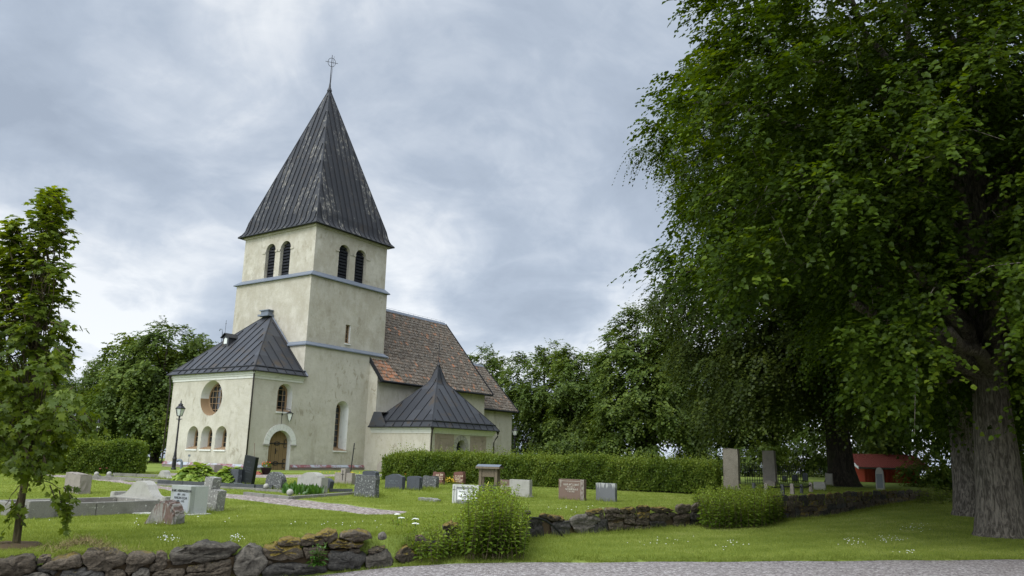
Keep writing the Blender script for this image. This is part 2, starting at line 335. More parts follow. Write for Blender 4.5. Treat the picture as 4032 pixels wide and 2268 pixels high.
    t = NT('lake_water', .12, .5); t.col((.03, .04, .045)); t.bump(t.noise(.6, 3), .15, .3); M['water'] = t.mat
    t = NT('bare_soil', .95, .1); t.col(t.mix(t.noise(12, 6, .7), (.06, .042, .025), (.13, .095, .055))); M['soil'] = t.mat
    # foliage
    def leaf(name, stops, trans=.35, gloss=.06, tcol=1.6):
        t = NT(name); r = t.rnd(); c = t.ramp(r, stops); t.t.nodes.remove(t.b)
        d = t.n('ShaderNodeBsdfDiffuse'); tr = t.n('ShaderNodeBsdfTranslucent'); g = t.n('ShaderNodeBsdfGlossy', Roughness=.38)
        t.L(c, d.inputs[0]); h = t.n('ShaderNodeHueSaturation', Hue=.485, Saturation=1.12, Value=tcol); t.L(c, h.inputs['Color']); t.L(h.outputs[0], tr.inputs[0])
        m1 = t.n('ShaderNodeMixShader'); m1.inputs[0].default_value = trans; t.L(d.outputs[0], m1.inputs[1]); t.L(tr.outputs[0], m1.inputs[2])
        m2 = t.n('ShaderNodeMixShader'); m2.inputs[0].default_value = gloss; t.L(m1.outputs[0], m2.inputs[1]); t.L(g.outputs[0], m2.inputs[2]); g.inputs[0].default_value = (.75, .85, .65, 1)
        t.L(m2.outputs[0], t.out.inputs[0]); return t.mat
    M['lime_leaf'] = leaf('lime_tree_leaves', [(0, (.018, .033, .004)), (.5, (.036, .062, .006)), (.85, (.068, .106, .010)), (1, (.15, .195, .022))], .40, .012)
    M['beech_leaf'] = leaf('olive_beech_leaves', [(0, (.020, .031, .006)), (.6, (.039, .056, .009)), (1, (.09, .112, .018))], .32, .015)
    M['maple_leaf'] = leaf('dark_maple_leaves', [(0, (.038, .064, .012)), (.6, (.075, .112, .018)), (1, (.16, .20, .035))], .32, .02)
    M['young_leaf'] = leaf('young_maple_leaves', [(0, (.042, .068, .009)), (.5, (.09, .13, .014)), (1, (.18, .225, .03))], .42, .02)
    M['hedge_leaf'] = leaf('hedge_leaves', [(0, (.045, .078, .012)), (.5, (.085, .130, .018)), (1, (.19, .235, .04))], .34, .015)
    M['hedge_core'] = simple('hedge_light_block', (.018, .02, .009), .95)  # dark colour for the solid core added to block light in the hedges
    M['nettle_leaf'] = leaf('nettle_leaves', [(0, (.052, .09, .012)), (.5, (.105, .162, .02)), (1, (.22, .285, .045))], .38, .02)
    M['hosta_leaf'] = leaf('hosta_leaves', [(0, (.09, .15, .02)), (.5, (.17, .25, .035)), (1, (.30, .38, .07))], .32, .04)
    M['fern_leaf'] = leaf('lily_leaves', [(0, (.03, .085, .012)), (1, (.08, .17, .025))], .35, .05)
    M['blade'] = leaf('grass_blades', [(0, (.12, .165, .028)), (.5, (.235, .29, .058)), (.85, (.34, .385, .10)), (1, (.43, .43, .18))], .42, .0, 1.15)
    M['dry'] = simple('dry_grass', (.2, .16, .075), .9, .1)
    M['petal'] = simple('white_petals', (.8, .8, .74), .7); M['yellow'] = simple('yellow_flowers', (.6, .42, .03), .7); M['orange'] = simple('orange_flowers', (.6, .12, .03), .7); M['pink'] = simple('pink_flowers', (.5, .16, .14), .7)
    def bark(name, a, b, mossy):
        t = NT(name, .95, .1); v = t.obj((9, 9, 1.7)); f = t.noise(1.3, 8, .68, v, 1.2); c = t.mix(t.step(f, .38, .66), a, b)
        c = t.mix(t.math('MULTIPLY', t.step(t.noise(1.1, 5, .6), .5, .7), mossy), c, (.045, .052, .022)); t.col(c); t.bump(f, 1., .08); return t.mat
    M['bark'] = bark('furrowed_lime_bark', (.065, .056, .045), (.24, .21, .17), .3); M['bark_dark'] = bark('dark_bark', (.02, .017, .013), (.06, .05, .038), .4); M['bark_young'] = bark('young_bark', (.07, .058, .032), (.13, .105, .06), .2)
    t = NT('red_boards', .85, .2); t.col(t.mix(t.math('ADD', t.math('MULTIPLY', t.rnd(), .7), t.math('MULTIPLY', t.noise(1.5, 5, .6, t.obj((6, 6, .5))), .3)), (.15, .022, .012), (.36, .06, .03))); M['red_board'] = t.mat
    M['red_roof'] = simple('red_roof_sheet', (.15, .03, .018), .7); M['white_paint'] = simple('white_paint', (.75, .75, .73), .6)
    M['hose'] = simple('black_hose', (.012, .012, .012), .5); M['stick'] = simple('yellow_stick', (.55, .5, .12), .6)
    return M
M = build_materials()
exec_parts = True
# ------------------------------------------------------------------ ground, road, paths
def build_ground():
    xs = np.concatenate([[-900, -500, -300, -180, -110, -70, -50, -38, -30, -24, -20], np.arange(-17, 29, .3), [30, 33, 37, 42, 50, 62, 80, 110, 180, 300, 500, 900]])
    ys = np.concatenate([[-60, -30, -15, -6, 0, 4, 6], np.arange(7.5, 48, .3), [50, 53, 57, 62, 68, 76, 90, 110, 150, 220, 350, 600, 1200]])
    X, Y = np.meshgrid(xs, ys); Zz = gz(X, Y)
    V = np.stack([X, Y, Zz], -1).reshape(-1, 3); nx = len(xs); i = np.arange(len(ys)-1)[:, None]*nx + np.arange(nx-1)[None, :]; i = i.ravel()
    tag(np_mesh('ground', V, np.stack([i, i+1, i+nx+1, i+nx], 1), M['grass'], smooth_=True), kind='structure')
    tag(np_mesh('lake_water', [(-1500, 130, -7.6), (1500, 130, -7.6), (1500, 2500, -7.6), (-1500, 2500, -7.6)], np.array([[0, 1, 2, 3]]), M['water']), kind='structure')
    # gravel road in front of the wall
    xe = np.concatenate([[-40, -20, -12], np.arange(-8, 18, .25), [20, 25, 32, 60]]); rows = []
    for k, f in enumerate((0, .12, .5, 2, 6, 14)):
        jit = (np.sin(xe*3.1)*.05 + np.sin(xe*7.7+1)*.03 + np.sin(xe*17.3)*.02) if k == 0 else 0
        yy = road_edge_y(xe) + .06 - f + jit; rows.append(np.stack([xe, yy, np.full_like(xe, -.512 if k > 0 else -.545) + .006*np.sin(xe*2.3+f*3)], -1))
    V = np.concatenate(rows); n = len(xe); i = (np.arange(5)[:, None]*n + np.arange(n-1)[None, :]).ravel()
    tag(np_mesh('road', V, np.stack([i, i+n, i+n+1, i+1], 1), M['gravel'], smooth_=True), kind='structure')
def path_strip(name, top, bot, n=70, m=8, lift=.014):
    def res(pts):
        P = np.array([gp(*p)[:2] for p in pts]); d = np.concatenate([[0], np.cumsum(np.hypot(*np.diff(P, axis=0).T))]); t = np.linspace(0, d[-1], n)
        return np.stack([np.interp(t, d, P[:, 0]), np.interp(t, d, P[:, 1])], -1)
    A, B = res(top), res(bot); j = np.linspace(0, 1, n); A = A + np.stack([.05*np.sin(j*61), .09*np.sin(j*97+1)], -1)*1.; B = B + np.stack([.04*np.sin(j*71), .05*np.sin(j*113+2)], -1)
    f = np.linspace(0, 1, m)[:, None, None]; G = A[None]*(1-f) + B[None]*f; Zz = gz(G[..., 0], G[..., 1]) + lift; Zz[0] -= .03; Zz[-1] -= .03
    V = np.concatenate([G, Zz[..., None]], -1).reshape(-1, 3); i = (np.arange(m-1)[:, None]*n + np.arange(n-1)[None, :]).ravel()
    o = tag(np_mesh(name, V, np.stack([i, i+n, i+n+1, i+1], 1), M['path'], smooth_=True), kind='structure'); return (A, B)
build_ground()
PATHS = [path_strip('path', [(1600, 2016), (1500, 2004), (1400, 1990), (1270, 1975), (1138, 1962), (1000, 1952), (860, 1938), (700, 1921), (560, 1904), (420, 1884), (314, 1874), (120, 1866)],
                    [(1598, 2020), (1560, 2026), (1450, 2029), (1300, 2011), (1150, 1996), (1000, 1976), (860, 1958), (700, 1938), (560, 1915), (420, 1896), (314, 1885), (120, 1874)]),
         path_strip('path', [(660, 1862), (960, 1864), (1000, 1867), (1170, 1867), (1400, 1866), (1560, 1866)], [(640, 1874), (960, 1877), (1000, 1883), (1170, 1883), (1400, 1876), (1560, 1875)], 40, 5)]
# ------------------------------------------------------------------ church
CH = np.array([-15.96, 48.20, .30])
church = tag(empty('church', CH, math.pi/2 - YAW), 'cream plastered stone church with a tall dark pyramid spire and tiled nave', 'church')
def arch(s0, s1, z0, zt, n=14):
    r = (s1-s0)/2; c = (s0+s1)/2; zs = zt - r
    return [(s0, z0), (s1, z0)] + [(c + r*math.cos(a), zs + r*math.sin(a)) for a in np.linspace(0, math.pi, n)]
def rect(s0, s1, z0, z1): return [(s0, z0), (s1, z0), (s1, z1), (s0, z1)]
def circ(c, z, r, n=36): return [(c + r*math.cos(a), z + r*math.sin(a)) for a in np.linspace(0, 2*math.pi, n, endpoint=False)]
def inset(loop, d, cz=None):
    P = np.array(loop); n = len(P); out = []
    area = sum(P[i][0]*P[(i+1) % n][1] - P[(i+1) % n][0]*P[i][1] for i in range(n)); sg = 1 if area > 0 else -1
    for i in range(n):
        a = P[i] - P[i-1]; b = P[(i+1) % n] - P[i]; a = a/(np.linalg.norm(a)+1e-9); b = b/(np.linalg.norm(b)+1e-9)
        na, nb = np.array([-a[1], a[0]])*sg, np.array([-b[1], b[0]])*sg; m = na + nb; m = m/(max(.3, 1 + na @ nb)); out.append(tuple(P[i] + m*d))
    return out
def SOUTH(v0): return lambda s, z, d: (s, v0 + d, z)
def WEST(u0): return lambda s, z, d: (u0 + d, s, z)
def panel(mb, outer, holes, mp, mi=0):
    """holes: (loop, depth, inset at the back, reveal slot)"""
    loops = [[Vector((s, z, 0)) for s, z in outer]] + [[Vector((s, z, 0)) for s, z in h[0]] for h in holes]
    flat = [p for l in loops for p in l]
    for tri in tessellate_polygon(loops): mb.poly([mp(flat[i].x, flat[i].y, 0) for i in tri], mi)
    for lp, d, ins, ms in holes:
        inn = inset(lp, ins) if ins else lp; n = len(lp)
        for i in range(n):
            j = (i+1) % n
            mb.poly([mp(*lp[i], 0), mp(*lp[j], 0), mp(*inn[j], d), mp(*inn[i], d)], ms(lp[i], lp[j]) if callable(ms) else ms)
def window(name, parent, loop, d, mp, nv, hz, fr=.09, mats=None, bar=.03, sill=None):
    mb = MB(); inn = inset(loop, fr); n = len(loop)
    mb.poly([mp(s, z, d) for s, z in loop], 1)
    for i in range(n):
        j = (i+1) % n; mb.poly([mp(*loop[i], d-.07), mp(*loop[j], d-.07), mp(*inn[j], d-.07), mp(*inn[i], d-.07)], 0); mb.poly([mp(*inn[i], d-.07), mp(*inn[j], d-.07), mp(*inn[j], d), mp(*inn[i], d)], 0)
    S = [p[0] for p in loop]; Zs = [p[1] for p in loop]; s0, s1, z0, z1 = min(S), max(S), min(Zs), max(Zs)
    def span_z(s):
        zz = []
        for i in range(n):
            (a, za), (b, zb) = loop[i], loop[(i+1) % n]
            if (a-s)*(b-s) < 0: zz.append(za + (zb-za)*(s-a)/(b-a))
        return (min(zz), max(zz)) if len(zz) > 1 else None
    def span_s(z):
        ss = []
        for i in range(n):
            (a, za), (b, zb) = loop[i], loop[(i+1) % n]
            if (za-z)*(zb-z) < 0: ss.append(a + (b-a)*(z-za)/(zb-za))
        return (min(ss), max(ss)) if len(ss) > 1 else None
    for k in range(1, nv):
        s = s0 + (s1-s0)*k/nv; q = span_z(s)
        if q: mb.box((s-bar/2*(1.6 if k*2 == nv else 1), d-.055, q[0]+.01), (s+bar/2*(1.6 if k*2 == nv else 1), d-.012, q[1]-.01), 0, lambda p: mp(p[0], p[2], p[1]))
    for z in hz:
        q = span_s(z)
        if q: mb.box((q[0]+.01, d-.05, z-bar/2), (q[1]-.01, d-.016, z+bar/2), 0, lambda p: mp(p[0], p[2], p[1]))
    if sill:                                              # sloping sill board and pale lip
        a, b, z, drop, dd = sill
        mb.poly([mp(a, z+.002, dd), mp(b, z+.002, dd), mp(b, z-drop, -.05), mp(a, z-drop, -.05)], 0); mb.poly([mp(a, z-drop, -.05), mp(b, z-drop, -.05), mp(b, z-drop-.03, -.05), mp(a, z-drop-.03, -.05)], 0)
        mb.box((a-.02, -.06, z-drop-.13), (b+.02, .05, z-drop-.032), 2, lambda p: mp(p[0], p[2], p[1]))
    return mb.build(name, mats or [M['wood_frame'], M['glass'], M['white']], parent)
def metal_face(mb, A, B, Ls, Rs, pitch=.5, seam=.045, mi=0, ms=1, off=0., block=3, seams=True):
    A, B = np.array(A, float), np.array(B, float); e = (B-A)/np.linalg.norm(B-A); Ls = [np.array(p, float) for p in Ls]; Rs = [np.array(p, float) for p in Rs]
    tot = np.linalg.norm(B-A); ks = np.arange(-off, tot+pitch, pitch); nrm = np.cross(e, Ls[-1]-Ls[0]); nrm /= np.linalg.norm(nrm)
    sl = [(p-A) @ e for p in Ls]; sr = [(p-A) @ e for p in Rs]
    pt = lambda i, s: Ls[i] + e*(min(max(s, sl[i]), sr[i]) - sl[i])
    for k in range(len(ks)-1):
        sh = random.randrange(block); r = random.random()
        for i in range(len(Ls)-1):
            if (i+sh) % block == 0: r = random.random()
            if min(ks[k+1], max(sr[i], sr[i+1])) - max(ks[k], min(sl[i], sl[i+1])) < 1e-4: continue
            q = [pt(i, ks[k]), pt(i, ks[k+1]), pt(i+1, ks[k+1]), pt(i+1, ks[k])]
            if np.linalg.norm(q[2]-q[3]) < 1e-4: q = q[:3]
            elif np.linalg.norm(q[0]-q[1]) < 1e-4: q = q[1:]
            mb.poly(q, mi, r)
    if not seams: return
    for s in ks[1:-1]:
        for i in range(len(Ls)-1):
            if sl[i+1] + .05 < s < sr[i+1] - .05 and sl[i] < s < sr[i]:
                a, b = pt(i, s), pt(i+1, s); h = nrm*seam; t = e*.016
                mb.poly([a-t, b-t, b-t+h, a-t+h], ms); mb.poly([a+t, a+t+h, b+t+h, b+t], ms); mb.poly([a-t+h, b-t+h, b+t+h, a+t+h], ms)
def ring(mb, r0, z0, r1, z1, mi=0):
    (a, b, c, d), (e, f, g, h) = r0, r1                    # u0,u1,v0,v1
    P = [(a, c, z0), (b, c, z0), (b, d, z0), (a, d, z0)]; Q = [(e, g, z1), (f, g, z1), (f, h, z1), (e, h, z1)]
    for i in range(4): j = (i+1) % 4; mb.poly([P[i], P[j], Q[j], Q[i]], mi)
def downpipe(parent, u, v, zt, zb, lean=(0, 0), ou=.0, ov=.0):
    mb = MB(); mb.lathe([(.045, 0), (.06, .04), (.12, .2), (.13, .26)], 10, 0, (u+ou, v+ov, zt-.26))
    mb.tube([(u+ou, v+ov, zt-.2), (u+ou, v+ov, zt-.35), (u+ou*.4, v+ov*.4, zt-.6), (u, v, zt-.85), (u, v, zb)], .05, 8)
    for z in np.arange(zb+.6, zt-1, 1.6): mb.tube([(u, v, z), (u, v, z+.05)], .062, 8)
    return mb.build('downpipe', [M['pipe']], parent, True)
def build_annex():
    mb = MB(); up = lambda a, b: 2 if (a[1]+b[1])/2 < 4.46 else 1
    rose = circ(4.15, 4.46, 1.14); small = [arch(a, b, 1.2, 2.66) for a, b in ((5.12, 6.28), (3.62, 4.79), (2.15, 3.29))]
    panel(mb, rect(0, 8.53, -.1, 6.05), [(rose, .6, .12, up)] + [(l, .57, .06, 1) for l in small], WEST(0))
    win = arch(1.92, 3.12, 3.7, 5.48); door = arch(1.58, 3.33, -.02, 2.48)
    panel(mb, rect(0, 3.9, -.1, 6.05), [(win, .5, .05, 1), (door, .34, .0, 1)], SOUTH(0))
    mb.poly([(0, 8.53, -.1), (3.9, 8.53, -.1), (3.9, 8.53, 6.05), (0, 8.53, 6.05)], 0)
    an = mb.build('west_annex', [M['plaster'], M['white'], M['wood_frame']], church)
    window('rose_window', an, inset(rose, .12), .6, WEST(0), 5, [3.75, 4.15, 4.55, 4.95, 5.25], .09)
    for l, (a, b) in zip(small, ((5.12, 6.28), (3.62, 4.79), (2.15, 3.29))): window('window', an, inset(l, .06), .57, WEST(0), 2, [1.65, 2.0, 2.3], .1, sill=(a, b, 1.38, .16, .56))
    window('window', an, inset(win, .05), .5, SOUTH(0), 3, [4.0, 4.35, 4.75, 5.1], .12, sill=(1.92, 3.12, 3.86, .16, .49))
    # door
    mb = MB(); s0, s1 = 1.58, 3.33; c = (s0+s1)/2; r = (s1-s0)/2; N = 11
    for k in range(N):
        a, b = s0+(s1-s0)*k/N, s0+(s1-s0)*(k+1)/N; top = lambda s: 2.48-r+math.sqrt(max(0, r*r-(s-c)**2)); dd = .325 if k % 2 else .333
        mb.poly([(a+.006, dd, -.05), (b-.006, dd, -.05), (b-.006, dd, top(b-.006)), ((a+b)/2, dd, top((a+b)/2)), (a+.006, dd, top(a+.006))], 0)
    mb.poly([(s, .345, z) for s, z in arch(s0, s1, -.05, 2.48)], 1)
    dr = mb.build('door', [M['door'], M['ink']], an)
    mb = MB()
    for z in (.42, 1.66):
        mb.box((s0+.08, .295, z-.03), (s1-.08, .32, z+.03), 0)
        mb.tube([(c + .2*math.cos(a), .305, z + .11*math.sin(a)) for a in np.linspace(0, 2*math.pi, 17)], .022, 6)
        for q in (s0+.2, s1-.2):
            for sg in (1, -1):
                mb.tube([(q + .09*math.sin(t*1.0)*(1 if q < c else -1), .305, z + sg*(.03 + .24*(1-math.cos(t))/2 + .0*t)) for t in np.linspace(0, 4.2, 12)], .018, 6)
    mb.tube([(c-.06, .29, 1.0), (c-.06, .29, 1.35)], .022, 6); mb.tube([(c-.06, .29, 1.2), (c+.12, .27, 1.2)], .016, 6)
    mb.build('door_ironwork', [M['black']], an)
    # white arch round the door
    mb = MB(); zs = 2.48-r
    for k in range(13):
        a0, a1 = math.pi*k/13+.006, math.pi*(k+1)/13-.006
        o = [(c+(r+.0)*math.cos(a0), zs+r*math.sin(a0)), (c+(r+.40)*math.cos(a0), zs+(r+.40)*math.sin(a0)), (c+(r+.40)*math.cos((a0+a1)/2), zs+(r+.40)*math.sin((a0+a1)/2)), (c+(r+.40)*math.cos(a1), zs+(r+.40)*math.sin(a1)), (c+r*math.cos(a1), zs+r*math.sin(a1)), (c+r*math.cos((a0+a1)/2), zs+r*math.sin((a0+a1)/2))]
        mb.prism(o, -.045, .02, 0)
    for q in (s0-.45, s1-.03): mb.box((q, -.06, zs-.09), (q+.48, .02, zs-.004), 1)
    mb.build('door_arch', [M['white'], M['arch_stone']], an)
    # moulded eaves cornice
    mb = MB()
    for q, z0, z1 in ((.05, 5.62, 5.78), (.10, 5.78, 5.9), (.17, 5.9, 6.08)):
        mb.box((-q, -q, z0), (0, 8.53+q, z1)); mb.box((0, -q, z0), (3.9+(.12 if q > .1 else 0), 0, z1))
    mb.build('eaves_cornice', [M['white']], an)
    # roof: half pyramid leaning on the tower
    mb = MB(); ap0, ap1 = (4.0, 3.9, 10.5), (4.0, 4.75, 10.5); n = 9; o = .34
    lv = lambda a, b: [tuple(np.array(a)*(1-t)+np.array(b)*t) for t in np.linspace(0, 1, n)]
    a, b, c_, d = (-o, 8.53+o, 6.1), (-o, -o, 6.1), (4.0, -o, 6.1), (4.0, 8.53+o, 6.1)
    metal_face(mb, a, b, lv(a, ap1), lv(b, ap0), .72, .05, off=.2); metal_face(mb, b, c_, lv(b, ap0), lv(c_, ap0), .72, .05, off=.3); metal_face(mb, d, a, lv(d, ap1), lv(a, ap1), .62)
    for p, q in ((b, ap0), (a, ap1)): mb.tube([p, q], .035, 6, 1)
    mb.tube([c_, (4.0, 3.9, 10.5)], .05, 6, 2)
    # gutter fold a little above the eaves, fascia
    for p, q in ((a, b), (b, c_)):
        p, q = np.array(p), np.array(q); inn = np.array([.30, .30 if p is not None else 0, 0])
        if abs(p[0]-q[0]) < .01: P2, Q2 = p + (.26, -.26, .30), q + (.26, .26, .30)
        else: P2, Q2 = p + (.26, .26, .30), q + (0, .26, .30)
        mb.tube([P2, Q2], .05, 6, 1); mb.tube([p + (0, 0, -.03), q + (0, 0, -.03)], .05, 6, 1)
    mb.poly([(-o, -o, 6.07), (4.0, -o, 6.07), (4, 0, 6.075), (0, 0, 6.075), (0, 8.53, 6.075), (-o, 8.53+o, 6.07)], 1)
    mb.box((3.55, 3.78, 10.47), (4.07, 4.9, 10.6), 2); mb.box((3.7, 3.95, 10.6), (4.07, 4.74, 10.86), 2); mb.box((3.62, 3.85, 10.86), (4.07, 4.84, 10.93), 2)
    # the snow pole and crook on the left hip
    P = np.array(a)*.45 + np.array(ap1)*.55; mb.tube([P, P+(0, 0, .75), P+(0, .1, .95), P+(0, .28, .98), P+(0, .36, .85)], .03, 6, 2)
    rf = mb.build('roof', [M['metal'], M['seam'], M['cornice']], an)
    # roof hatch dormer on the west slope
    mb = MB(); uu, vv = 1.72, 5.55; zz = 6.1 + (uu+o)*4.4/4.34
    T = lambda p: (uu + p[1], vv - p[0], zz + p[2])
    mb.prism([(-.33, -.1), (.33, -.1), (.33, .55), (0, .8), (-.33, .55)], -.1, .55, 0, T); mb.poly([T((-.17, -.104, .12)), T((.17, -.104, .12)), T((.17, -.104, .45)), T((0, -.104, .55)), T((-.17, -.104, .45))], 1)
    for sg in (1, -1): mb.poly([T((0, -.25, .87)), T((sg*.46, -.25, .53)), T((sg*.46, .6, .53)), T((0, .8, .87))], 2)
    mb.tube([T((0, -.2, .85)), T((0, -.2, 1.75))], .012, 5, 2); mb.tube([T((-.09, -.2, 1.5)), T((.09, -.2, 1.5))], .012, 5, 2)
    mb.build('roof_dormer', [M['metal'], M['lamp_glass'], M['seam']], an)
    # plinth with painted flashing
    mb = MB()
    for (p, q) in (((0, 8.53), 'w'), ((0, 1.56), 's'), ((3.36, 10.0), 's')):
        if q == 'w': mb.box((-.12, -.12, -.12), (0, 8.6, .17), 0); mb.poly([(-.15, -.15, .18), (-.15, 8.65, .18), (-.02, 8.65, .34), (-.02, -.02, .34)], 1); mb.box((-.15, -.15, .165), (-.1, 8.65, .18), 1)
        else: mb.box((p[0]-(0 if p[0] else -.001), -.12, -.12), (p[1], 0, .17), 0); mb.poly([(p[0]-(.15 if p[0] == 0 else 0), -.15, .18), (p[1], -.15, .18), (p[1], -.02, .34), (p[0], -.02, .34)], 1); mb.box((p[0], -.15, .165), (p[1], -.1, .18), 1)
    mb.build('plinth', [M['plinth'], M['flashing']], an)
    downpipe(an, -.1, -.1, 6.15, .25); downpipe(an, -.12, 8.66, 6.1, .2, ou=-.1)
    # lamp above the door
    mb = MB(); x, z = 2.82, 3.42
    mb.box((x-.45, -.06, z+.02), (x-.38, 0, z+.5)); mb.tube([(x-.42, -.05, z+.42), (x-.2, -.2, z+.44), (x, -.28, z+.4), (x, -.28, z+.3)], .02, 6); mb.tube([(x-.42, -.02, 2.9), (x-.42, -.02, z+.1)], .015, 5)
    c = (x, -.28, z-.45)
    mb.lathe([(.02, .78), (.06, .72), (.3, .62), (.3, .6)], 4, 0, c); mb.lathe([(.23, .6), (.11, .2), (.05, .1), (.001, 0)], 4, 1, c)
    for k in range(4): a = math.pi/2*k; mb.tube([(c[0]+.235*math.cos(a), c[1]+.235*math.sin(a), c[2]+.6), (c[0]+.115*math.cos(a), c[1]+.115*math.sin(a), c[2]+.2), (c[0], c[1], c[2]+.04)], .015, 5)
    mb.build('wall_lamp', [M['black'], M['lamp_glass']], an)
def build_tower():
    mb = MB(); tall = arch(7.03, 8.23, 1.32, 4.72)
    panel(mb, [(3.9, -.1), (10.03, -.1), (10.03, 6.3), (11.72, 6.3), (11.72, 8.22), (3.9, 8.22)], [(tall, .72, .16, 1)], SOUTH(0))
    for q in ([(3.9, 0, 6), (3.9, 8.53, 6), (3.9, 8.53, 8.22), (3.9, 0, 8.22)], [(3.9, 8.53, -.1), (11.72, 8.53, -.1), (11.72, 8.53, 8.22), (3.9, 8.53, 8.22)]): mb.poly(q)
    slit = rect(7.62, 8.1, 8.85, 10.18); sv = .22
    panel(mb, rect(4.1, 11.65, 8.3, 13.15), [(slit, .25, 0, 1)], SOUTH(sv))
    for q in ([(4.1, sv, 8.3), (4.1, 8.35, 8.3), (4.1, 8.35, 13.15), (4.1, sv, 13.15)], [(4.1, 8.35, 8.3), (11.65, 8.35, 8.3), (11.65, 8.35, 13.15), (4.1, 8.35, 13.15)], [(11.65, sv, 8.3), (11.65, 8.35, 8.3), (11.65, 8.35, 13.15), (11.65, sv, 13.15)]): mb.poly(q)
    sw = [arch(6.62, 7.72, 13.5, 16.0), arch(8.28, 9.38, 13.5, 16.0)]; ww = [arch(4.62, 5.68, 13.5, 16.05), arch(2.95, 4.06, 13.5, 16.05)]
    panel(mb, rect(4.36, 11.55, 13.3, 16.98), [(l, .42, 0, 2) for l in sw], SOUTH(.4)); panel(mb, rect(.4, 8.2, 13.3, 16.98), [(l, .42, 0, 2) for l in ww], WEST(4.36))
    for q in ([(4.36, 8.2, 13.3), (11.55, 8.2, 13.3), (11.55, 8.2, 16.98), (4.36, 8.2, 16.98)], [(11.55, .4, 13.3), (11.55, 8.2, 13.3), (11.55, 8.2, 16.98), (11.55, .4, 16.98)]): mb.poly(q)
    for l, mp in [(x, SOUTH(.4)) for x in sw] + [(x, WEST(4.36)) for x in ww]:     # impost blocks
        s0, s1 = l[0][0], l[1][0]
        for a, b in ((s0-.34, s0-.004), (s1+.004, s1+.34)): mb.box((a, -.05, 15.36), (b, .002, 15.5), 0, lambda p: mp(p[0], p[2], p[1]))
    for s in (.02, ): pass
    tw = mb.build('tower', [M['plaster'], M['white'], M['plaster']], church)
    for l, mp in [(x, SOUTH(.4)) for x in sw] + [(x, WEST(4.36)) for x in ww]:
        mb = MB(); mb.poly([mp(s, z, .42) for s, z in l], 0); s0, s1 = l[0][0], l[1][0]; c = (s0+s1)/2; r = (s1-s0)/2; zs = max(p[1] for p in l) - r
        for z in np.arange(13.62, 16.0, .235):
            hw = r if z < zs else math.sqrt(max(.01, r*r-(z-zs)**2))
            mb.box((c-hw+.03, .24, z), (c+hw-.03, .4, z+.13), 0, lambda p: mp(p[0], p[2] - (p[1]-.24)*-.55 , p[1]))
        for e in (s0+.02, s1-.08): mb.box((e, .25, 13.5), (e+.06, .4, zs+.1), 0, lambda p: mp(p[0], p[2], p[1]))
        mb.build('louvre', [M['dark_wood']], tw)
    window('window', tw, inset(tall, .16), .72, SOUTH(0), 2, np.arange(1.9, 4.5, .4), .08, sill=(7.03, 8.23, 1.5, .17, .7))
    window('window', tw, slit, .25, SOUTH(sv), 2, [9.2, 9.55, 9.9], .07, sill=(7.6, 8.12, 8.92, .06, .2))
    mb = MB(); lo = (3.76, 11.86, -.14, 8.67); ring(mb, lo, 8.2, lo, 8.27); ring(mb, lo, 8.27, (4.095, 11.655, .215, 8.36), 8.52); mb.poly([(lo[0], lo[2], 8.2), (lo[1], lo[2], 8.2), (lo[1], .2, 8.2), (4, .2, 8.2), (4, lo[3], 8.2), (lo[0], lo[3], 8.2)])
    mb.build('cornice', [M['cornice']], tw)
    mb = MB(); lo = (3.9, 11.82, .04, 8.52); ring(mb, lo, 13.1, lo, 13.16); ring(mb, lo, 13.16, (4.355, 11.555, .395, 8.205), 13.5); mb.poly([(lo[0], lo[2], 13.1), (lo[1], lo[2], 13.1), (lo[1], .5, 13.1), (4.2, .5, 13.1), (4.2, lo[3], 13.1), (lo[0], lo[3], 13.1)])
    mb.build('cornice', [M['cornice']], tw)
    # spire
    mb = MB(); u0, u1, v0, v1, zb, za = 3.95, 11.93, 0.0, 8.6, 16.9, 29.75; cu, cv = (u0+u1)/2, (v0+v1)/2
    hs = [0, .015, .03, .05, .07, .09] + list(np.linspace(.13, .985, 21)); W = [np.interp(h, [0, .015, .03, .05, .07, .09, 1], [1, .955, .930, .910, .896, .884, .0]) for h in hs]
    lev = lambda x, y: [(cu+(x-cu)*q, cv+(y-cv)*q, zb+(za-zb)*h) for q, h in zip(W, hs)]
    cs = [(u0, v1), (u0, v0), (u1, v0), (u1, v1)]
    for i in range(4):
        (xa, ya), (xb, yb) = cs[i], cs[(i+1) % 4]; metal_face(mb, (xa, ya, zb), (xb, yb, zb), lev(xa, ya), lev(xb, yb), .52, .06, off=.25, block=4)
        mb.tube([(xa, ya, zb-.03), (xb, yb, zb-.03)], .045, 6, 1)
    for x, y in cs: mb.tube(lev(x, y), .035, 6, 1)
    mb.poly([(u0, v0, zb-.01), (u1, v0, zb-.01), (u1, v1, zb-.01), (u0, v1, zb-.01)], 1)
    mb.lathe([(.16, -.35), (.2, -.2), (.09, .1), (.05, .5)], 8, 1, (cu, cv, za))
    sp = mb.build('spire', [M['spire'], M['seam']], tw)
    mb = MB(); mb.tube([(cu, cv, za), (cu, cv, za+2.95)], [.045, .022], 6); zc = za + 2.30; mb.tube([(cu + .0 + .30*math.cos(a)*EUx, cv + .30*math.cos(a)*EVx, zc + .38*math.sin(a)) for a in np.linspace(0, 2*math.pi, 25)], .02, 6)
    mb.tube([(cu-.5*EUx, cv-.5*EVx, zc), (cu+.5*EUx, cv+.5*EVx, zc)], .02, 6); mb.tube([(cu+.05, cv, za+.4), (cu+.14, cv-.08, za+2.9)], .012, 5)
    mb.build('spire_cross', [M['black']], tw)
    mb = MB(); mb.box((4.2, .3, 16.72), (11.7, .4, 16.88)); mb.box((4.24, .4, 16.72), (4.36, 8.3, 16.88)); mb.build('eaves_moulding', [M['plaster']], tw)
EUx, EVx = math.cos(.6), -math.sin(.6)
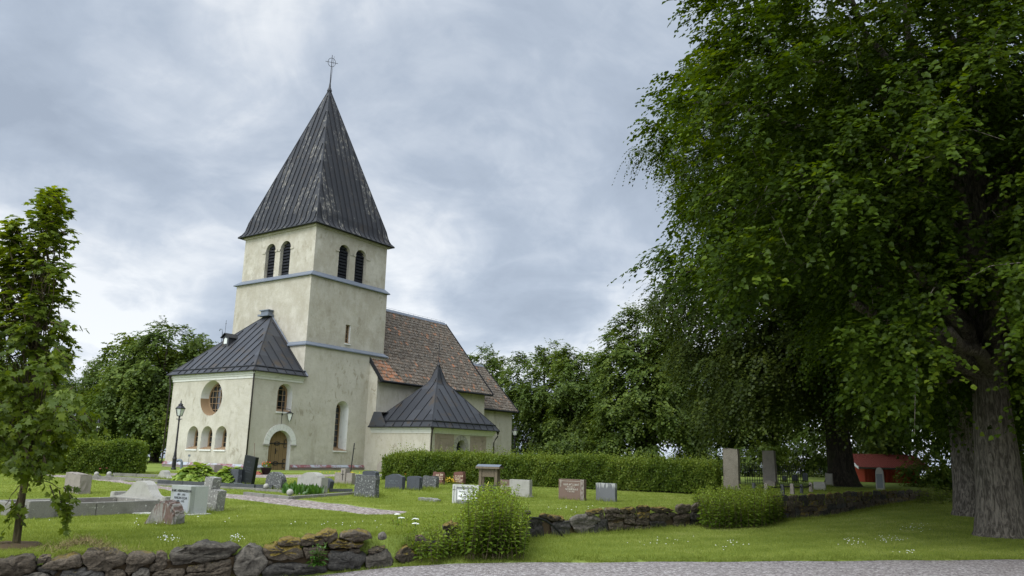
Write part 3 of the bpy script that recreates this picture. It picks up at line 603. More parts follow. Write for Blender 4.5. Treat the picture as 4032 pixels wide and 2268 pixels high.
def tiles(mb, A, e, up, width, height, tw=.235, th=.34, mi=0, orange=None):
    A, e, up = np.array(A, float), np.array(e, float), np.array(up, float); nr = np.cross(e, up); cols = int(width/tw); rows = int(height/th); tw = width/cols; th = height/rows
    for i in range(rows):
        for j in range(cols):
            r = random.betavariate(2, 2.6)*.95
            if random.random() < .045: r = random.uniform(.86, 1)
            if orange and orange(j/cols, i/rows): r = random.uniform(.85, 1)
            dz = random.uniform(-.008, .008); O = A + e*(j*tw) + up*(i*th); L = []
            for f, hh in ((0, .005), (.25, .012), (.45, .045), (.7, .055), (1.0, .012)):
                L.append((O + e*(f*tw) + up*-.03 + nr*(hh+.05+dz), O + e*(f*tw) + up*th + nr*(hh+.012+dz)))
            for k in range(4): mb.poly([L[k][0], L[k+1][0], L[k+1][1], L[k][1]], mi, r)
            for k in range(4): mb.poly([L[k][0], L[k][0]-nr*.045, L[k+1][0]-nr*.045, L[k+1][0]], mi, r)
def gable_body(name, u0, u1, vs, vn, ze, zr, orange=None, ov=.4, ovu=(.0, .5), holes=()):
    """house-shaped body with a tiled south slope; vs/vn south and north wall, ze eaves, zr ridge"""
    vc = (vs+vn)/2; mb = MB(); sl = (zr-ze)/(vc-(vs-ov)); zw = ze + sl*ov
    panel(mb, rect(u0, u1, -.1, zw-.06), list(holes), SOUTH(vs)); mb.poly([(u0, vn, -.1), (u1, vn, -.1), (u1, vn, zw), (u0, vn, zw)])
    for u in (u0, u1): mb.poly([(u, vs, -.1), (u, vn, -.1), (u, vn, zw-.06), (u, vc, zr-.1), (u, vs, zw-.06)])
    bd = mb.build(name, [M['plaster'], M['white']], church)
    a, b = u0-ovu[0], u1+ovu[1]; up = np.array([0, vc-(vs-ov), zr-ze]); H = np.linalg.norm(up); up /= H; nr = np.cross((1, 0, 0), up); mb = MB()
    tiles(mb, (a, vs-ov, ze), (1, 0, 0), up, b-a, H, orange=orange)
    mb.poly([(a, vs-ov, ze), (b, vs-ov, ze), (b, vc, zr), (a, vc, zr)], 1); mb.poly([(a, vn+ov, ze), (b, vn+ov, ze), (b, vc, zr), (a, vc, zr)], 0)
    n = int((b-a)/.6)                                       # ridge capping sheet
    for k in range(n):
        x0, x1 = a+(b-a)*k/n, a+(b-a)*(k+1)/n-.01
        mb.poly([(x0, vc-.22, zr-.12), (x1, vc-.22, zr-.12), (x1, vc, zr+.13), (x0, vc, zr+.13)], 2); mb.poly([(x0, vc+.22, zr-.12), (x0, vc, zr+.13), (x1, vc, zr+.13), (x1, vc+.22, zr-.12)], 2)
        mb.tube([(x0, vc, zr+.13), (x0, vc, zr+.24)], .01, 4, 2)
    mb.tube([(a, vc, zr+.24), (b, vc, zr+.24)], .008, 4, 2)
    rf = mb.build('roof', [M['tiles'], M['seam'], M['cornice']], bd)
    mb = MB()                                               # bargeboards, soffit and gutter
    for u in (a-.03, b):
        P = [np.array((u, vs-ov-.03, ze-.12)), np.array((u, vc, zr-.12))]; q = np.array((.035, 0, 0)); h = nr*.22
        c = [P[0]-h*.3, P[1]-h*.3, P[1]+h, P[0]+h]; mb.poly(c); mb.poly([x+q for x in c]); mb.poly([c[0], c[0]+q, c[1]+q, c[1]]); mb.poly([c[3], c[3]+q, c[2]+q, c[2]])
        mb.poly([(u, vs, zw-.2), (u, vs-ov, ze-.2), (u, vs-ov, ze-.02), (u, vs, zw-.05)])
    mb.box((a, vs-ov-.02, ze-.16), (b, vs-ov+.02, ze-.002)); mb.poly([(a, vs-ov, ze-.15), (b, vs-ov, ze-.15), (b, vs, ze-.1), (a, vs, ze-.1)])
    mb.tube([(a, vs-ov-.08, ze-.04), (b, vs-ov-.08, ze-.08)], .065, 8)
    mb.build('eaves_board', [M['seam']], bd); return bd
def build_nave():
    gable_body('nave', 10.03, 23.28, -.87, 9.47, 6.35, 12.95, orange=lambda x, y: y < .33 and x < .17*(1-y*1.6) and random.random() < .8, ov=.43, ovu=(.02, .48))
    ch = gable_body('chancel', 23.4, 29.4, .37, 8.17, 5.25, 9.72, ov=.32, ovu=(-.15, .45))
    mb = MB(); mb.tube([(29.6, 4.27, 9.8), (29.6, 4.27, 11.6)], .02, 5); mb.build('roof_rod', [M['black']], ch)
    mb = MB(); panel(mb, rect(29.4, 31.2, -.1, 3.2), [], SOUTH(2.6)); mb.poly([(31.2, 2.6, -.1), (31.2, 7, -.1), (31.2, 7, 3.2), (31.2, 2.6, 3.2)]); sc = mb.build('sacristy', [M['plaster']], church)
    mb = MB(); metal_face(mb, (29.3, 2.3, 3.15), (31.5, 2.3, 3.15), [(29.3, 2.3, 3.15), (29.3, 4.4, 4.7)], [(31.5, 2.3, 3.15), (31.0, 4.4, 4.7)], .5); mb.box((29.4, 2.4, 3.02), (31.35, 2.6, 3.14), 1); mb.build('roof', [M['metal'], M['white']], sc)
def build_chapel():
    u0, u1, v0, v1 = 10.03, 17.3, -6.1, -.87; mb = MB(); do = arch(12.92, 13.98, -.1, 2.24)
    r1 = rect(10.5, 12.56, .05, 2.6); r2 = rect(14.5, 16.42, .05, 2.55)
    panel(mb, rect(u0, u1, -.1, 2.95), [(do, .4, .1, 1)], SOUTH(v0)); panel(mb, rect(v0, v1, -.1, 2.95), [], WEST(u0)); mb.poly([(u1, v0, -.1), (u1, v1, -.1), (u1, v1, 2.95), (u1, v0, 2.95)])
    cp = mb.build('side_chapel', [M['plaster'], M['arch_stone']], church)
    mb = MB(); mb.poly([(s, v0+.4, z) for s, z in inset(do, .1)], 0)
    for k in range(6): mb.box((13.04+.14*k, v0+.36, -.1), (13.155+.14*k, v0+.385, 2.1 if 0 < k < 5 else 1.75), 0)
    mb.build('door', [simple('blue_black_door', (.012, .016, .022), .6)], cp)
    mb = MB(); c, zs, r = 13.45, 1.71, .53
    for k in range(7):
        a0, a1 = math.pi*k/7+.012, math.pi*(k+1)/7-.012; am = (a0+a1)/2; pk = lambda a, R: (c+R*math.cos(a), zs+R*math.sin(a)*(1.0 if R < .6 else 1.02))
        mb.prism([pk(a0, r), pk(a0, .86), pk(am, .875), pk(a1, .86), pk(a1, r), pk(am, r)], v0-.035, v0+.06, 0)
    for a, b in ((c-.86, c-r), (c+r, c+.86)):
        for z0, z1 in ((-.1, .7), (.72, 1.69)): mb.box((a, v0-.03, z0), (b, v0+.06, z1), 0)
    mb.build('door_surround', [M['arch_stone']], cp, bevel=.015)
    for q, seed in ((r1, 1), (r2, 2)):                     # carved grave slabs set in the wall
        (s0, z0), (s1, z1) = q[0], q[2]; mb = MB(); mb.box((s0, v0-.04, z0), (s1, v0+.02, z1)); w = s1-s0
        fr = [(s0+.3, z0+.1), (s1-.3, z0+.1), (s1-.3, z1-.45), (s1-.5, z1-.28), (s0+.5, z1-.28), (s0+.3, z1-.45)]
        for i in range(6): a, b = fr[i], fr[(i+1) % 6]; mb.tube([(a[0], v0-.045, a[1]), (b[0], v0-.045, b[1])], .035, 6)
        for f in (.34, .66):                               # two standing figures, worn
            x = s0+w*f; mb.lathe([(.001, 1.0), (.09, .95), (.11, .84), (.07, .72), (.13, .66), (.21, .5), (.17, .2), (.25, -.5), (.27, -1.1)], 10, 0, (x, v0-.01, 1.05)); 
        mb.box((s0+w*.5-.05, v0-.06, 1.35), (s0+w*.5+.05, v0-.03, 1.9)); o = mb.build('relief_slab', [M['sandstone']], cp)
        for vtx in o.data.vertices:                        # figures are low relief
            if vtx.co.y < v0-.05: vtx.co.y = v0-.05 + (vtx.co.y-v0+.05)*.3
    mb = MB()
    for q, z0, z1 in ((.05, 2.62, 2.74), (.10, 2.74, 2.85), (.17, 2.85, 3.0)): mb.box((u0-q, v0-q, z0), (u1+q, v0, z1)); mb.box((u0-q, v0, z0), (u0, v1+.3, z1)); mb.box((u1, v0, z0), (u1+q, v1, z1))
    mb.build('eaves_cornice', [M['white']], cp)
    o = .36; a0, a1, b0, b1 = u0-o, u1+o, v0-o, v1+.3; cu, cv = (a0+a1)/2, -3.52; mb = MB()
    hz = [3.05, 3.2, 3.4] + list(np.linspace(3.6, 6.2, 9)) + [6.4, 6.7, 7.0, 7.4, 7.82]; W = [np.interp(z, [3.05, 3.2, 3.4, 6.3, 6.6, 7.82], [1, .965, .93, .165, .118, .008]) for z in hz]
    lev = lambda x, y: [(cu+(x-cu)*q, cv+(y-cv)*q, z) for q, z in zip(W, hz)]; cs = [(a0, b1), (a0, b0), (a1, b0), (a1, b1)]
    for i in range(4):
        (xa, ya), (xb, yb) = cs[i], cs[(i+1) % 4]; metal_face(mb, (xa, ya, 3.05), (xb, yb, 3.05), lev(xa, ya), lev(xb, yb), .82, .05, off=.1, block=5)
        if i < 3:
            mb.tube([(xa, ya, 3.02), (xb, yb, 3.02)], .05, 6, 1); q = .93; f = lambda x, y: (cu+(x-cu)*q, cv+(y-cv)*q, 3.45); mb.tube([f(xa, ya), f(xb, yb)], .05, 6, 1)
    for x, y in cs: mb.tube(lev(x, y), .03, 6, 1)
    mb.poly([(a0, b0, 3.04), (a1, b0, 3.04), (a1, b1, 3.04), (a0, b1, 3.04)], 1)
    # low link roof against the nave wall
    mb.poly([(9.85, -1.6, 4.05), (11.6, -1.6, 4.1), (11.6, -.88, 4.15), (9.85, -.88, 4.1)], 0); mb.poly([(9.7, -2.3, 3.1), (9.85, -1.6, 4.05), (9.85, -.88, 4.1), (9.7, -.6, 3.1)], 0)
    rf = mb.build('roof', [M['metal'], M['seam']], cp)
    mb = MB(); mb.lathe([(.1, -.3), (.12, -.1), (.05, .1), (.03, .5), (.02, 1.3)], 8, 0, (cu, cv, 7.82))
    zc = 8.85; mb.tube([(cu, cv, zc-.4), (cu, cv, zc+.45)], .022, 6)
    mb.tube([(cu-.24, cv+.1, zc+.1), (cu+.24, cv-.1, zc+.1)], .02, 6)
    for dx, dy, dz in ((-.26, .11, .1), (.26, -.11, .1), (0, 0, .46)): mb.lathe([(.001, -.06), (.055, 0), (.001, .06)], 8, 0, (cu+dx, cv+dy, zc+dz))
    mb.build('finial', [M['black']], cp)
    downpipe(cp, u0-.04, v0-.12, 3.02, .2, ou=-.12, ov=-.15); downpipe(cp, u1+.02, v0-.1, 3.0, .2, ou=.35, ov=-.1)
build_annex(); build_tower(); build_nave(); build_chapel()
#==PART3==
# ------------------------------------------------------------------ gravestones and grave plots
EW, EB = -EV, EU                                           # along a headstone's face, and towards its back
def gs(xl, yb, xr, yt, yaw=YAW, fn=gz_yard):
    e = np.array([math.cos(yaw), -math.sin(yaw), 0]); b = np.array([math.sin(yaw), math.cos(yaw), 0]); P = gp(xl, yb, fn)
    wd = (hit_plane(P, b, xr, yb) - P) @ e; h = hit_plane(P, b, xl, yt)[2] - P[2]; return P + e*wd/2, wd, h
def p_rect(w, h): return [(-w/2, -.08), (w/2, -.08), (w/2, h), (-w/2, h)]
def p_arch(w, h, rise=.25, n=9, sh=0.):
    out = [(-w/2, -.08), (w/2, -.08), (w/2, h*(1-rise))]; a = w/2*(1-sh)
    if sh: out.append((a, h*(1-rise)))
    out += [(a*math.cos(t), h*(1-rise) + h*rise*math.sin(t)) for t in np.linspace(.08, math.pi-.08, n)]
    if sh: out.append((-a, h*(1-rise)))
    return out + [(-w/2, h*(1-rise))]
def p_peak(w, h, d=.18): return [(-w/2, -.08), (w/2, -.08), (w/2, h*(1-d)), (w*.1, h*.985), (-w*.1, h*.985), (-w/2, h*(1-d))]
def p_rough(w, h, seed, amp=.06):
    r = random.Random(seed); pts = []
    for x, z in [(-.5, -.1), (.5, -.1), (.5, .2), (.5, .5), (.5, .8), (.47, 1.), (.25, 1.), (0, 1.), (-.25, 1.), (-.47, 1.), (-.5, .8), (-.5, .5), (-.5, .2)]: pts.append(((x + r.uniform(-amp, amp)*.6)*w, (z + r.uniform(-amp, amp)*.6*(z > 0))*h))
    return pts
def roughen(o, amp, cuts=2, seed=0):
    me = o.data; bm = bmesh.new(); bm.from_mesh(me); bmesh.ops.subdivide_edges(bm, edges=bm.edges, cuts=cuts, use_grid_fill=True); bm.normal_update(); r = random.Random(seed)
    for v in bm.verts: v.co += v.normal*r.uniform(-amp, amp)
    bm.to_mesh(me); bm.free()
def place(o, P, yaw=YAW, lean=0, tilt=0, sink=0):
    o.location = Vector(P) - Vector((0, 0, sink)); o.rotation_mode = 'XYZ'; o.rotation_euler = (-lean, tilt, -yaw)
    o.matrix_basis = Matrix.Translation(o.location) @ Matrix.Rotation(-yaw, 4, 'Z') @ Matrix.Rotation(-lean, 4, 'X') @ Matrix.Rotation(tilt, 4, 'Y'); return o
def text(parent, lines, z, size, mat, x=0., y=-.004, gap=1.35, name='inscription'):
    cu = bpy.data.curves.new(name, 'FONT'); cu.body = "\n".join(lines); cu.size = size; cu.align_x = 'CENTER'; cu.space_line = gap; cu.extrude = .002; cu.resolution_u = 2
    t = bpy.data.objects.new(name, cu); COL.objects.link(t); bpy.context.view_layer.update(); me = bpy.data.meshes.new_from_object(t.evaluated_get(bpy.context.evaluated_depsgraph_get()))
    bpy.data.objects.remove(t); me.materials.clear(); me.materials.append(mat); me.transform(Matrix.Translation((x, y, z)) @ Matrix.Rotation(math.pi/2, 4, 'X'))
    o = bpy.data.objects.new(name, me); COL.objects.link(o); o.parent = parent; return o
def scribble(parent, rows, mat, name='inscription', seed=3):
    """worn, unreadable lettering: rows of (x0, x1, z, height) filled with short strokes"""
    mb = MB(); r = random.Random(seed)
    for x0, x1, z, h in rows:
        x = x0
        while x < x1:
            wd = h*r.uniform(.3, .55)
            if r.random() > .12:
                for q in range(2): a = x + wd*r.uniform(0, .8); mb.poly([(a, -.004, z), (a+h*.14, -.004, z), (a+h*.14 + h*r.uniform(-.15, .15), -.004, z+h*r.uniform(.7, 1)), (a, -.004, z+h*r.uniform(.7, 1))])
                zz = z + h*r.choice((0, .42, .85)); mb.poly([(x, -.0042, zz), (x+wd, -.0042, zz), (x+wd, -.0042, zz+h*.14), (x, -.0042, zz+h*.14)])
            x += wd*1.25
    return mb.build(name, [mat], parent)
def headstone(label, px, prof, th, mat, yaw=YAW, lean=0, tilt=0, bevel=.012, rough=0, base=None, name='headstone', group=None, seed=1):
    P, wd, h = gs(*px, yaw=yaw); mb = MB(); mb.prism(prof(wd, h), 0, th); o = mb.build(name, [mat], bevel=bevel)
    if rough: roughen(o, rough, 3, seed)
    place(o, P, yaw, lean, tilt); tag(o, label, 'gravestone', group); o['wh'] = (wd, h)
    if base:
        ex, hh, fr = base; m2 = MB(); m2.box((-wd/2-ex, -fr, -.1), (wd/2+ex, th+fr, hh)); b = m2.build('base', [mat], o, bevel=.01)
    return o
HS = {}
def build_graves():
    G = 'gravestones standing on the churchyard lawn'
    H = lambda key, *a, **k: HS.setdefault(key, headstone(*a, group=G, **k))
    a = H('stump', 'rough brown stone stump with a small dark niche at its foot, by the young maple', (248, 1942, 308, 1859), lambda w, h: [(-w/2*.9, -.1), (w/2*1.08, -.1), (w/2*1.02, h*.93), (w*.1, h*.95), (-w/2*1.05, h*1.02)], .38, M['taupe'], bevel=.02, rough=.012)
    w_, h_ = a['wh']; mb = MB(); mb.prism([(-.13, -.05), (.06, -.05), (.06, h_*.36), (-.13, h_*.4)], -.05, .0, 0); mb.prism([(-.09, -.05), (-.0, -.05), (-.0, h_*.3), (-.09, h_*.33)], -.056, -.051, 1); mb.build('niche', [M['taupe'], M['ink']], a, bevel=.004)
    H('blue', 'plain blue grey headstone standing in front of the round bush', (328, 1861, 368, 1811), lambda w, h: [(-w/2, -.08), (w/2, -.08), (w/2*.97, h), (-w/2*.8, h)], .2, M['slate'])
    H('lean', 'dark headstone leaning over beside the round bush', (420, 1864, 452, 1811), lambda w, h: [(-w/2, -.08), (w/2, -.08), (w/2, h*.97), (0, h*1.03), (-w/2, h*.97)], .2, M['dark_granite'], tilt=.17)
    H('sliver', 'narrow grey headstone half hidden behind the young maple leaves', (259, 1854, 273, 1815), lambda w, h: p_arch(w, h, .2), .2, M['granite'], tilt=.1)
    # bell-shaped headstone on its block
    bell = lambda w, h: [(-w/2, -.05), (w/2, -.05), (w/2, h*.06), (w*.38, h*.09), (w*.27, h*.22), (w*.195, h*.5), (w*.145, h*.8), (w*.08, h*.96), (0, h), (-w*.09, h*.96), (-w*.165, h*.8), (-w*.225, h*.5), (-w*.31, h*.22), (-w*.42, h*.09), (-w/2, h*.06)]
    bell_up = lambda w, h: [(x, h*.27 + z*.73 if z > 0 else z) for x, z in bell(w, h)]
    o = H('bell', 'large grey bell shaped headstone at the end of the long grave frame', (452, 1978, 640, 1886), bell_up, .3, M['granite'], bevel=.015)
    w_, h_ = o['wh']; mb = MB(); mb.box((-w_/2-.05, -.1, -.12), (w_/2-.1, .0, .2)); mb.box((-w_/2-.2, -.06, -.12), (-w_/2+.02, .38, .3)); mb.box((w_/2-.06, -.02, -.12), (w_/2+.16, .36, .27)); mb.build('base', [M['granite']], o, bevel=.02)
    H('bell2', 'small grey bell shaped stone low in front of the church corner', (608, 1882, 664, 1850), bell, .3, M['granite'])
    o = H('karl', 'grey green polygonal headstone with dark letters for Karl', (664, 2020, 742, 1909), p_rect, .12, M['green_grey'], bevel=.006)
    w_, h_ = o['wh']; mb = MB(); mb.prism([(-w_/2, .12), (-w_/2+.02, .34), (w_/2+.1, .42), (w_/2, .12)], -.08, h_, 0, lambda p: (p[0], p[2], p[1])); mb.build('rear_block', [M['green_grey']], o)
    mb = MB(); mb.prism([(-w_*.34, -.03), (w_*.44, -.03), (w_*.44, h_*.77), (-w_*.27, h_*.77), (-w_*.34, h_*.7)], -.004, .0); mb.build('grey_field', [M['plain_grey']], o)
    text(o, ['KARL HERMANSSON'], h_*.78, w_*.108, M['ink'], x=w_*.05, y=-.007); text(o, ['1891 - 1972'], h_*.655, w_*.085, M['ink'], x=w_*.05, y=-.007); text(o, ['MAKAN ELDA'], h_*.53, w_*.105, M['ink'], x=w_*.04, y=-.007); text(o, ['1890 - 1975'], h_*.42, w_*.085, M['ink'], x=w_*.03, y=-.007)
    mb = MB(); mb.box((-w_/2-.2, -.1, -.06), (w_/2+.2, .5, .025)); mb.build('base', [M['pale']], o, bevel=.006)
    # lichened stone with a square top
    o = H('lich', 'lichen speckled grey stone with a raised square top beside the Karl headstone', (766, 2006, 848, 1876), lambda w, h: [(-w/2, -.08), (w/2, -.08), (w/2, h*.66), (w*.16, h*.67), (w*.19, h), (-w*.22, h), (-w*.24, h*.68), (-w/2, h*.68)], .26, M['granite_lichen'], bevel=.012, rough=.008, tilt=.09)
    H('block', 'low rectangular brown granite block behind the hostas against the church', (785, 1862, 842, 1828), p_rect, .5, M['taupe'])
    H('grey2', 'dark grey headstone close behind the tall black slab', (893, 1908, 934, 1846), p_rect, .22, M['dark_granite'])
    o = H('black', 'tall polished black slab leaning slightly beside the hostas', (944, 1910, 988, 1794), p_rect, .16, M['polished_black'], tilt=.13, bevel=.005)
    w_, h_ = o['wh']; scribble(o, [(-.12, .14, h_*.78, .05), (-.17, .2, h_*.6, .05), (-.18, .2, h_*.52, .05), (-.16, .2, h_*.44, .05), (-.1, .12, h_*.2, .05)], M['dark_granite'])
    mb = MB(); mb.box((-w_/2-.35, -.25, -.06), (w_/2+.12, .3, .05)); mb.build('base', [M['slate']], o, bevel=.01)
    o = H('round', 'dark lichened headstone with a rounded top leaning between the black slab and the lily bed', (1040, 1925, 1104, 1856), lambda w, h: p_arch(w, h, .32, 9, .12), .24, M['dark_lichen'], tilt=.13)
    H('arch', 'broad grey headstone with a bowed shouldered top behind the lily bed', (1167, 1935, 1262, 1857), lambda w, h: p_arch(w, h, .24, 11, .3), .34, M['granite'])
    H('arch_b', 'dark stone leaning against the back of the bowed grey headstone', (1262, 1929, 1294, 1882), lambda w, h: p_arch(w, h, .2), .2, M['dark_granite'], tilt=.22)
    o = H('cross3', 'brown three part headstone with a raised middle bearing a cross', (1315, 1905, 1384, 1860), p_rect, .2, M['taupe'])
    w_, h_ = o['wh']; mb = MB(); mb.box((-w_*.12, -.05, -.05), (w_*.16, .24, h_*1.38)); c_ = mb.build('middle', [M['taupe']], o, bevel=.01)
    mb = MB(); mb.box((.0, -.058, h_*.35), (.035, -.05, h_*1.25)); mb.box((-.07, -.058, h_*.85), (.11, -.05, h_*.89)); mb.build('cross', [M['ink']], o); scribble(o, [(-.42*w_, -.17*w_, h_*.55, .05), (-.42*w_, -.17*w_, h_*.42, .05), (.2*w_, .46*w_, h_*.5, .05), (.2*w_, .46*w_, h_*.37, .05)], M['pale_ink'])
    H('hid', 'grey headstone with a bowed top standing right behind the speckled dark one', (1424, 1905, 1476, 1852), lambda w, h: p_arch(w, h, .12), .25, M['dark_granite'])
    H('speck', 'large dark headstone speckled with white lichen behind a stone ball', (1392, 1955, 1476, 1869), lambda w, h: p_rough(w, h, 5, .025), .2, M['dark_lichen'], rough=.008)
    H('half', 'brown round topped stone leaning on the church wall by the hedge end', (1483, 1862, 1512, 1816), lambda w, h: p_arch(w, h, .5), .2, M['taupe'])
    H('penta', 'dark pointed headstone, leftmost of the row before the hedge', (1514, 1925, 1582, 1864), lambda w, h: p_peak(w, h), .2, M['dark_granite']); w_, h_ = HS['penta']['wh']; scribble(HS['penta'], [(-.2, .22, h_*.5, .06), (-.3, .3, h_*.36, .06)], M['slate'])
    H('bow', 'charcoal headstone with a gently bowed top, between the pointed and the lichened stone', (1600, 1929, 1650, 1873), lambda w, h: p_arch(w, h, .12), .2, M['dark_granite'])
    H('lichr', 'dark lichened headstone with tall grass at its foot, right of the charcoal one', (1662, 1922, 1716, 1873), lambda w, h: p_rough(w, h, 8, .02), .2, M['dark_lichen'], rough=.006)
    o = H('pale1', 'pale brown headstone half hidden behind the pointed dark one', (1578, 1888, 1620, 1845), p_rect, .2, M['taupe']); w_, h_ = o['wh']; scribble(o, [(-.2, .25, h_*.75, .05), (-.12, .2, h_*.55, .04), (-.2, .2, h_*.38, .04)], M['pale_ink'])
    o = H('plaq', 'grey headstone with white nameplates close before the hedge', (1636, 1890, 1675, 1858), p_rect, .18, M['granite']); w_, h_ = o['wh']; mb = MB(); mb.box((-.1, -.012, h_*.55), (w_*.4, .0, h_*.82)); mb.box((-.1, -.012, h_*.2), (w_*.4, 0, h_*.47)); mb.build('nameplate', [M['white_paint']], o); scribble(o, [(-.08, w_*.36, h_*.62, .07), (-.08, w_*.36, h_*.28, .07)], M['ink']); 
    for c_ in o.children:
        if c_.name.startswith('inscription'): c_.location = (0, -.012, 0)
    o = H('red1', 'rusty red headstone with cream script, behind the lichened dark stone', (1702, 1906, 1742, 1857), lambda w, h: p_rough(w, h, 21, .09), .2, M['red_brown'], tilt=-.04); w_, h_ = o['wh']; scribble(o, [(-.12, .3, h_*.68, .09), (.0, .3, h_*.5, .06), (.02, .3, h_*.36, .06)], M['gold_ink'], seed=4)
    o = H('red2', 'rusty red headstone with rows of cream script and yellow flowers beside it', (1784, 1906, 1822, 1857), lambda w, h: p_rough(w, h, 33, .08), .2, M['red_brown']); w_, h_ = o['wh']; scribble(o, [(-.2, .26, h_*.6, .07), (-.2, .22, h_*.45, .06), (-.2, .26, h_*.3, .07), (-.15, .2, h_*.18, .05)], M['gold_ink'], seed=6)
    o = H('herman', 'grey and white headstone with black script for Herman and Augusta', (1781, 1983, 1884, 1906), p_rect, .16, M['granite'], bevel=.006)
    w_, h_ = o['wh']; o.data.materials[0] = simple('herman_grey', (.2, .2, .205), .6, .3, 0, .12, 60)
    mb = MB(); mb.box((-w_/2, -.02, 0), (-w_*.345, .0, h_)); mb.box((-w_*.345, -.02, h_*.87), (w_/2, .0, h_)); mb.box((w_*.46, -.02, .1), (w_/2, 0, h_*.87)); mb.build('white_border', [M['pale']], o)
    mb = MB(); mb.box((-w_*.315, -.014, h_*.2), (w_*.44, 0, h_*.76)); mb.build('white_panel', [M['white_paint']], o)
    mb = MB(); mb.box((-w_*.44, -.024, h_*.12), (-w_*.425, -.02, h_*.92)); mb.box((-w_*.49, -.024, h_*.71), (-w_*.37, -.02, h_*.73)); mb.build('cross', [M['ink']], o)
    for z0, z1 in ((h_*.2, h_*.76),):
        mb = MB()
        for q in ((-w_*.3, z0+.012, w_*.425, z0+.022), (-w_*.3, z1-.022, w_*.425, z1-.012), (-w_*.3, z0+.012, -w_*.294, z1-.012), (w_*.42, z0+.012, w_*.425, z1-.012)): mb.box((q[0], -.017, q[1]), (q[2], -.014, q[3]))
        mb.build('panel_line', [M['ink']], o)
    text(o, ['Herman Johansson'], h_*.605, w_*.083, M['ink'], x=w_*.06, y=-.018); text(o, ['* 1888  † 1959'], h_*.5, w_*.06, M['ink'], x=w_*.06, y=-.018); text(o, ['Hans maka Augusta'], h_*.37, w_*.08, M['ink'], x=w_*.06, y=-.018); text(o, ['* 1897  † 1983'], h_*.26, w_*.06, M['ink'], x=w_*.06, y=-.018)
    H('flat', 'low fallen stone lying in the grass in front of the dark headstone row', (1645, 1973, 1718, 1958), lambda w, h: [(-w/2, -.05), (w/2, -.05), (w/2*1.05, h*.6), (w*.3, h), (-w*.35, h*.9), (-w/2, h)], .22, M['granite_lichen'], rough=.01)
    o = H('red3', 'brown red headstone with a framed pale inscription, right behind the wooden stand', (1955, 1946, 2012, 1888), p_rect, .2, M['red_granite']); w_, h_ = o['wh']; mb = MB(); mb.box((-w_*.42, -.006, h_*.36), (w_*.36, 0, h_*.62)); mb.build('inscription_field', [M['taupe']], o); q = scribble(o, [(-w_*.38, w_*.33, h_*.51, .06), (-w_*.25, w_*.25, h_*.4, .05), (-.05, .12, h_*.76, .07)], M['pale_ink']); q.location = (0, -.007, 0)
    H('plain', 'plain pale grey headstone with mossy streaks against the hedge', (2004, 1954, 2084, 1887), p_rect, .2, M['granite'], base=(.06, .04, .06))
    o = H('brown', 'wide brown red headstone with a thin cross and carved tendril border', (2199, 1966, 2299, 1885), p_rect, .18, M['red_granite'], bevel=.006)
    w_, h_ = o['wh']; mb = MB()
    for q in ((-w_*.47, h_*.9, w_*.36, h_*.915), (-w_*.42, h_*.62, -w_*.405, h_*.97), (-w_*.46, h_*.84, -w_*.37, h_*.855)): mb.box((q[0], -.005, q[1]), (q[2], 0, q[3]))
    mb.build('cross', [M['pale_ink']], o); scribble(o, [(-w_*.3, w_*.3, h_*.7, .075), (-w_*.15, w_*.15, h_*.6, .05), (-w_*.28, w_*.25, h_*.48, .065), (-w_*.15, w_*.12, h_*.38, .05)], M['pale_ink'], seed=9)
    mb = MB(); mb.box((w_*.365, -.006, 0), (w_*.5, .0, h_)); bo = mb.build('carved_border', [M['taupe']], o); mb = MB()
    for k in range(4):
        z = h_*(.16+.22*k); mb.tube([(w_*.43 + .045*math.cos(t)*(1 if k % 2 else -1), -.01, z + .075*math.sin(t)) for t in np.linspace(-2.2, 2.4, 12)], .009, 5)
    mb.build('tendril', [M['red_granite']], bo)
    H('weath', 'dark grey headstone with pale weathering run down from its top', (2346, 1972, 2422, 1901), p_rect, .16, weathered(), bevel=.006)
    # tall steles under the trees
    H('stele1', 'tall rough hewn grey stele on a block, under the trees right of the hedge', (2850, 1928, 2910, 1768), lambda w, h: p_rough(w, h, 12, .03), .3, stone('hewn_stele_stone', (.14, .125, .095), (.235, .21, .165), (.26, .25, .2), .68, 30), rough=.02, base=(.07, .1, .06), name='stele')
    H('stele2', 'tall smooth tapering brown stele behind the chain posts', (3004, 1905, 3056, 1774), lambda w, h: [(-w/2, -.08), (w/2, -.08), (w/2*.84, h), (-w/2*.9, h)], .4, M['taupe'], name='stele')
    H('lowp', 'low brown headstone with a flat gable in front of the tapering stele', (3010, 1921, 3052, 1889), lambda w, h: p_peak(w, h, .25), .2, M['taupe'])
    H('lowg', 'low wide grey headstone between the chain posts and the dark trunk', (3204, 1930, 3250, 1897), p_rect, .2, M['granite'])
    H('paleb', 'pale stone half hidden by the dark tree trunk', (3251, 1915, 3278, 1864), lambda w, h: p_rough(w, h, 3, .04), .25, M['arch_stone'])
    o = H('shed', 'pale round topped headstone standing before the red shed', (3449, 1932, 3484, 1840), lambda w, h: [(-w/2, -.08), (w/2, -.08), (w/2*.86, h*.82), (w*.3, h*.94), (w*.12, h), (-w*.12, h), (-w*.3, h*.94), (-w/2*.86, h*.82)], .2, M['granite']); w_, h_ = o['wh']; mb = MB(); mb.box((-w_*.34, -.006, h_*.12), (w_*.36, 0, h_*.72)); mb.build('inscription_field', [M['slate']], o)
    H('farblue', 'small blue grey headstone far behind the hedge end', (2811, 1918, 2828, 1891), p_rect, .2, M['slate'])
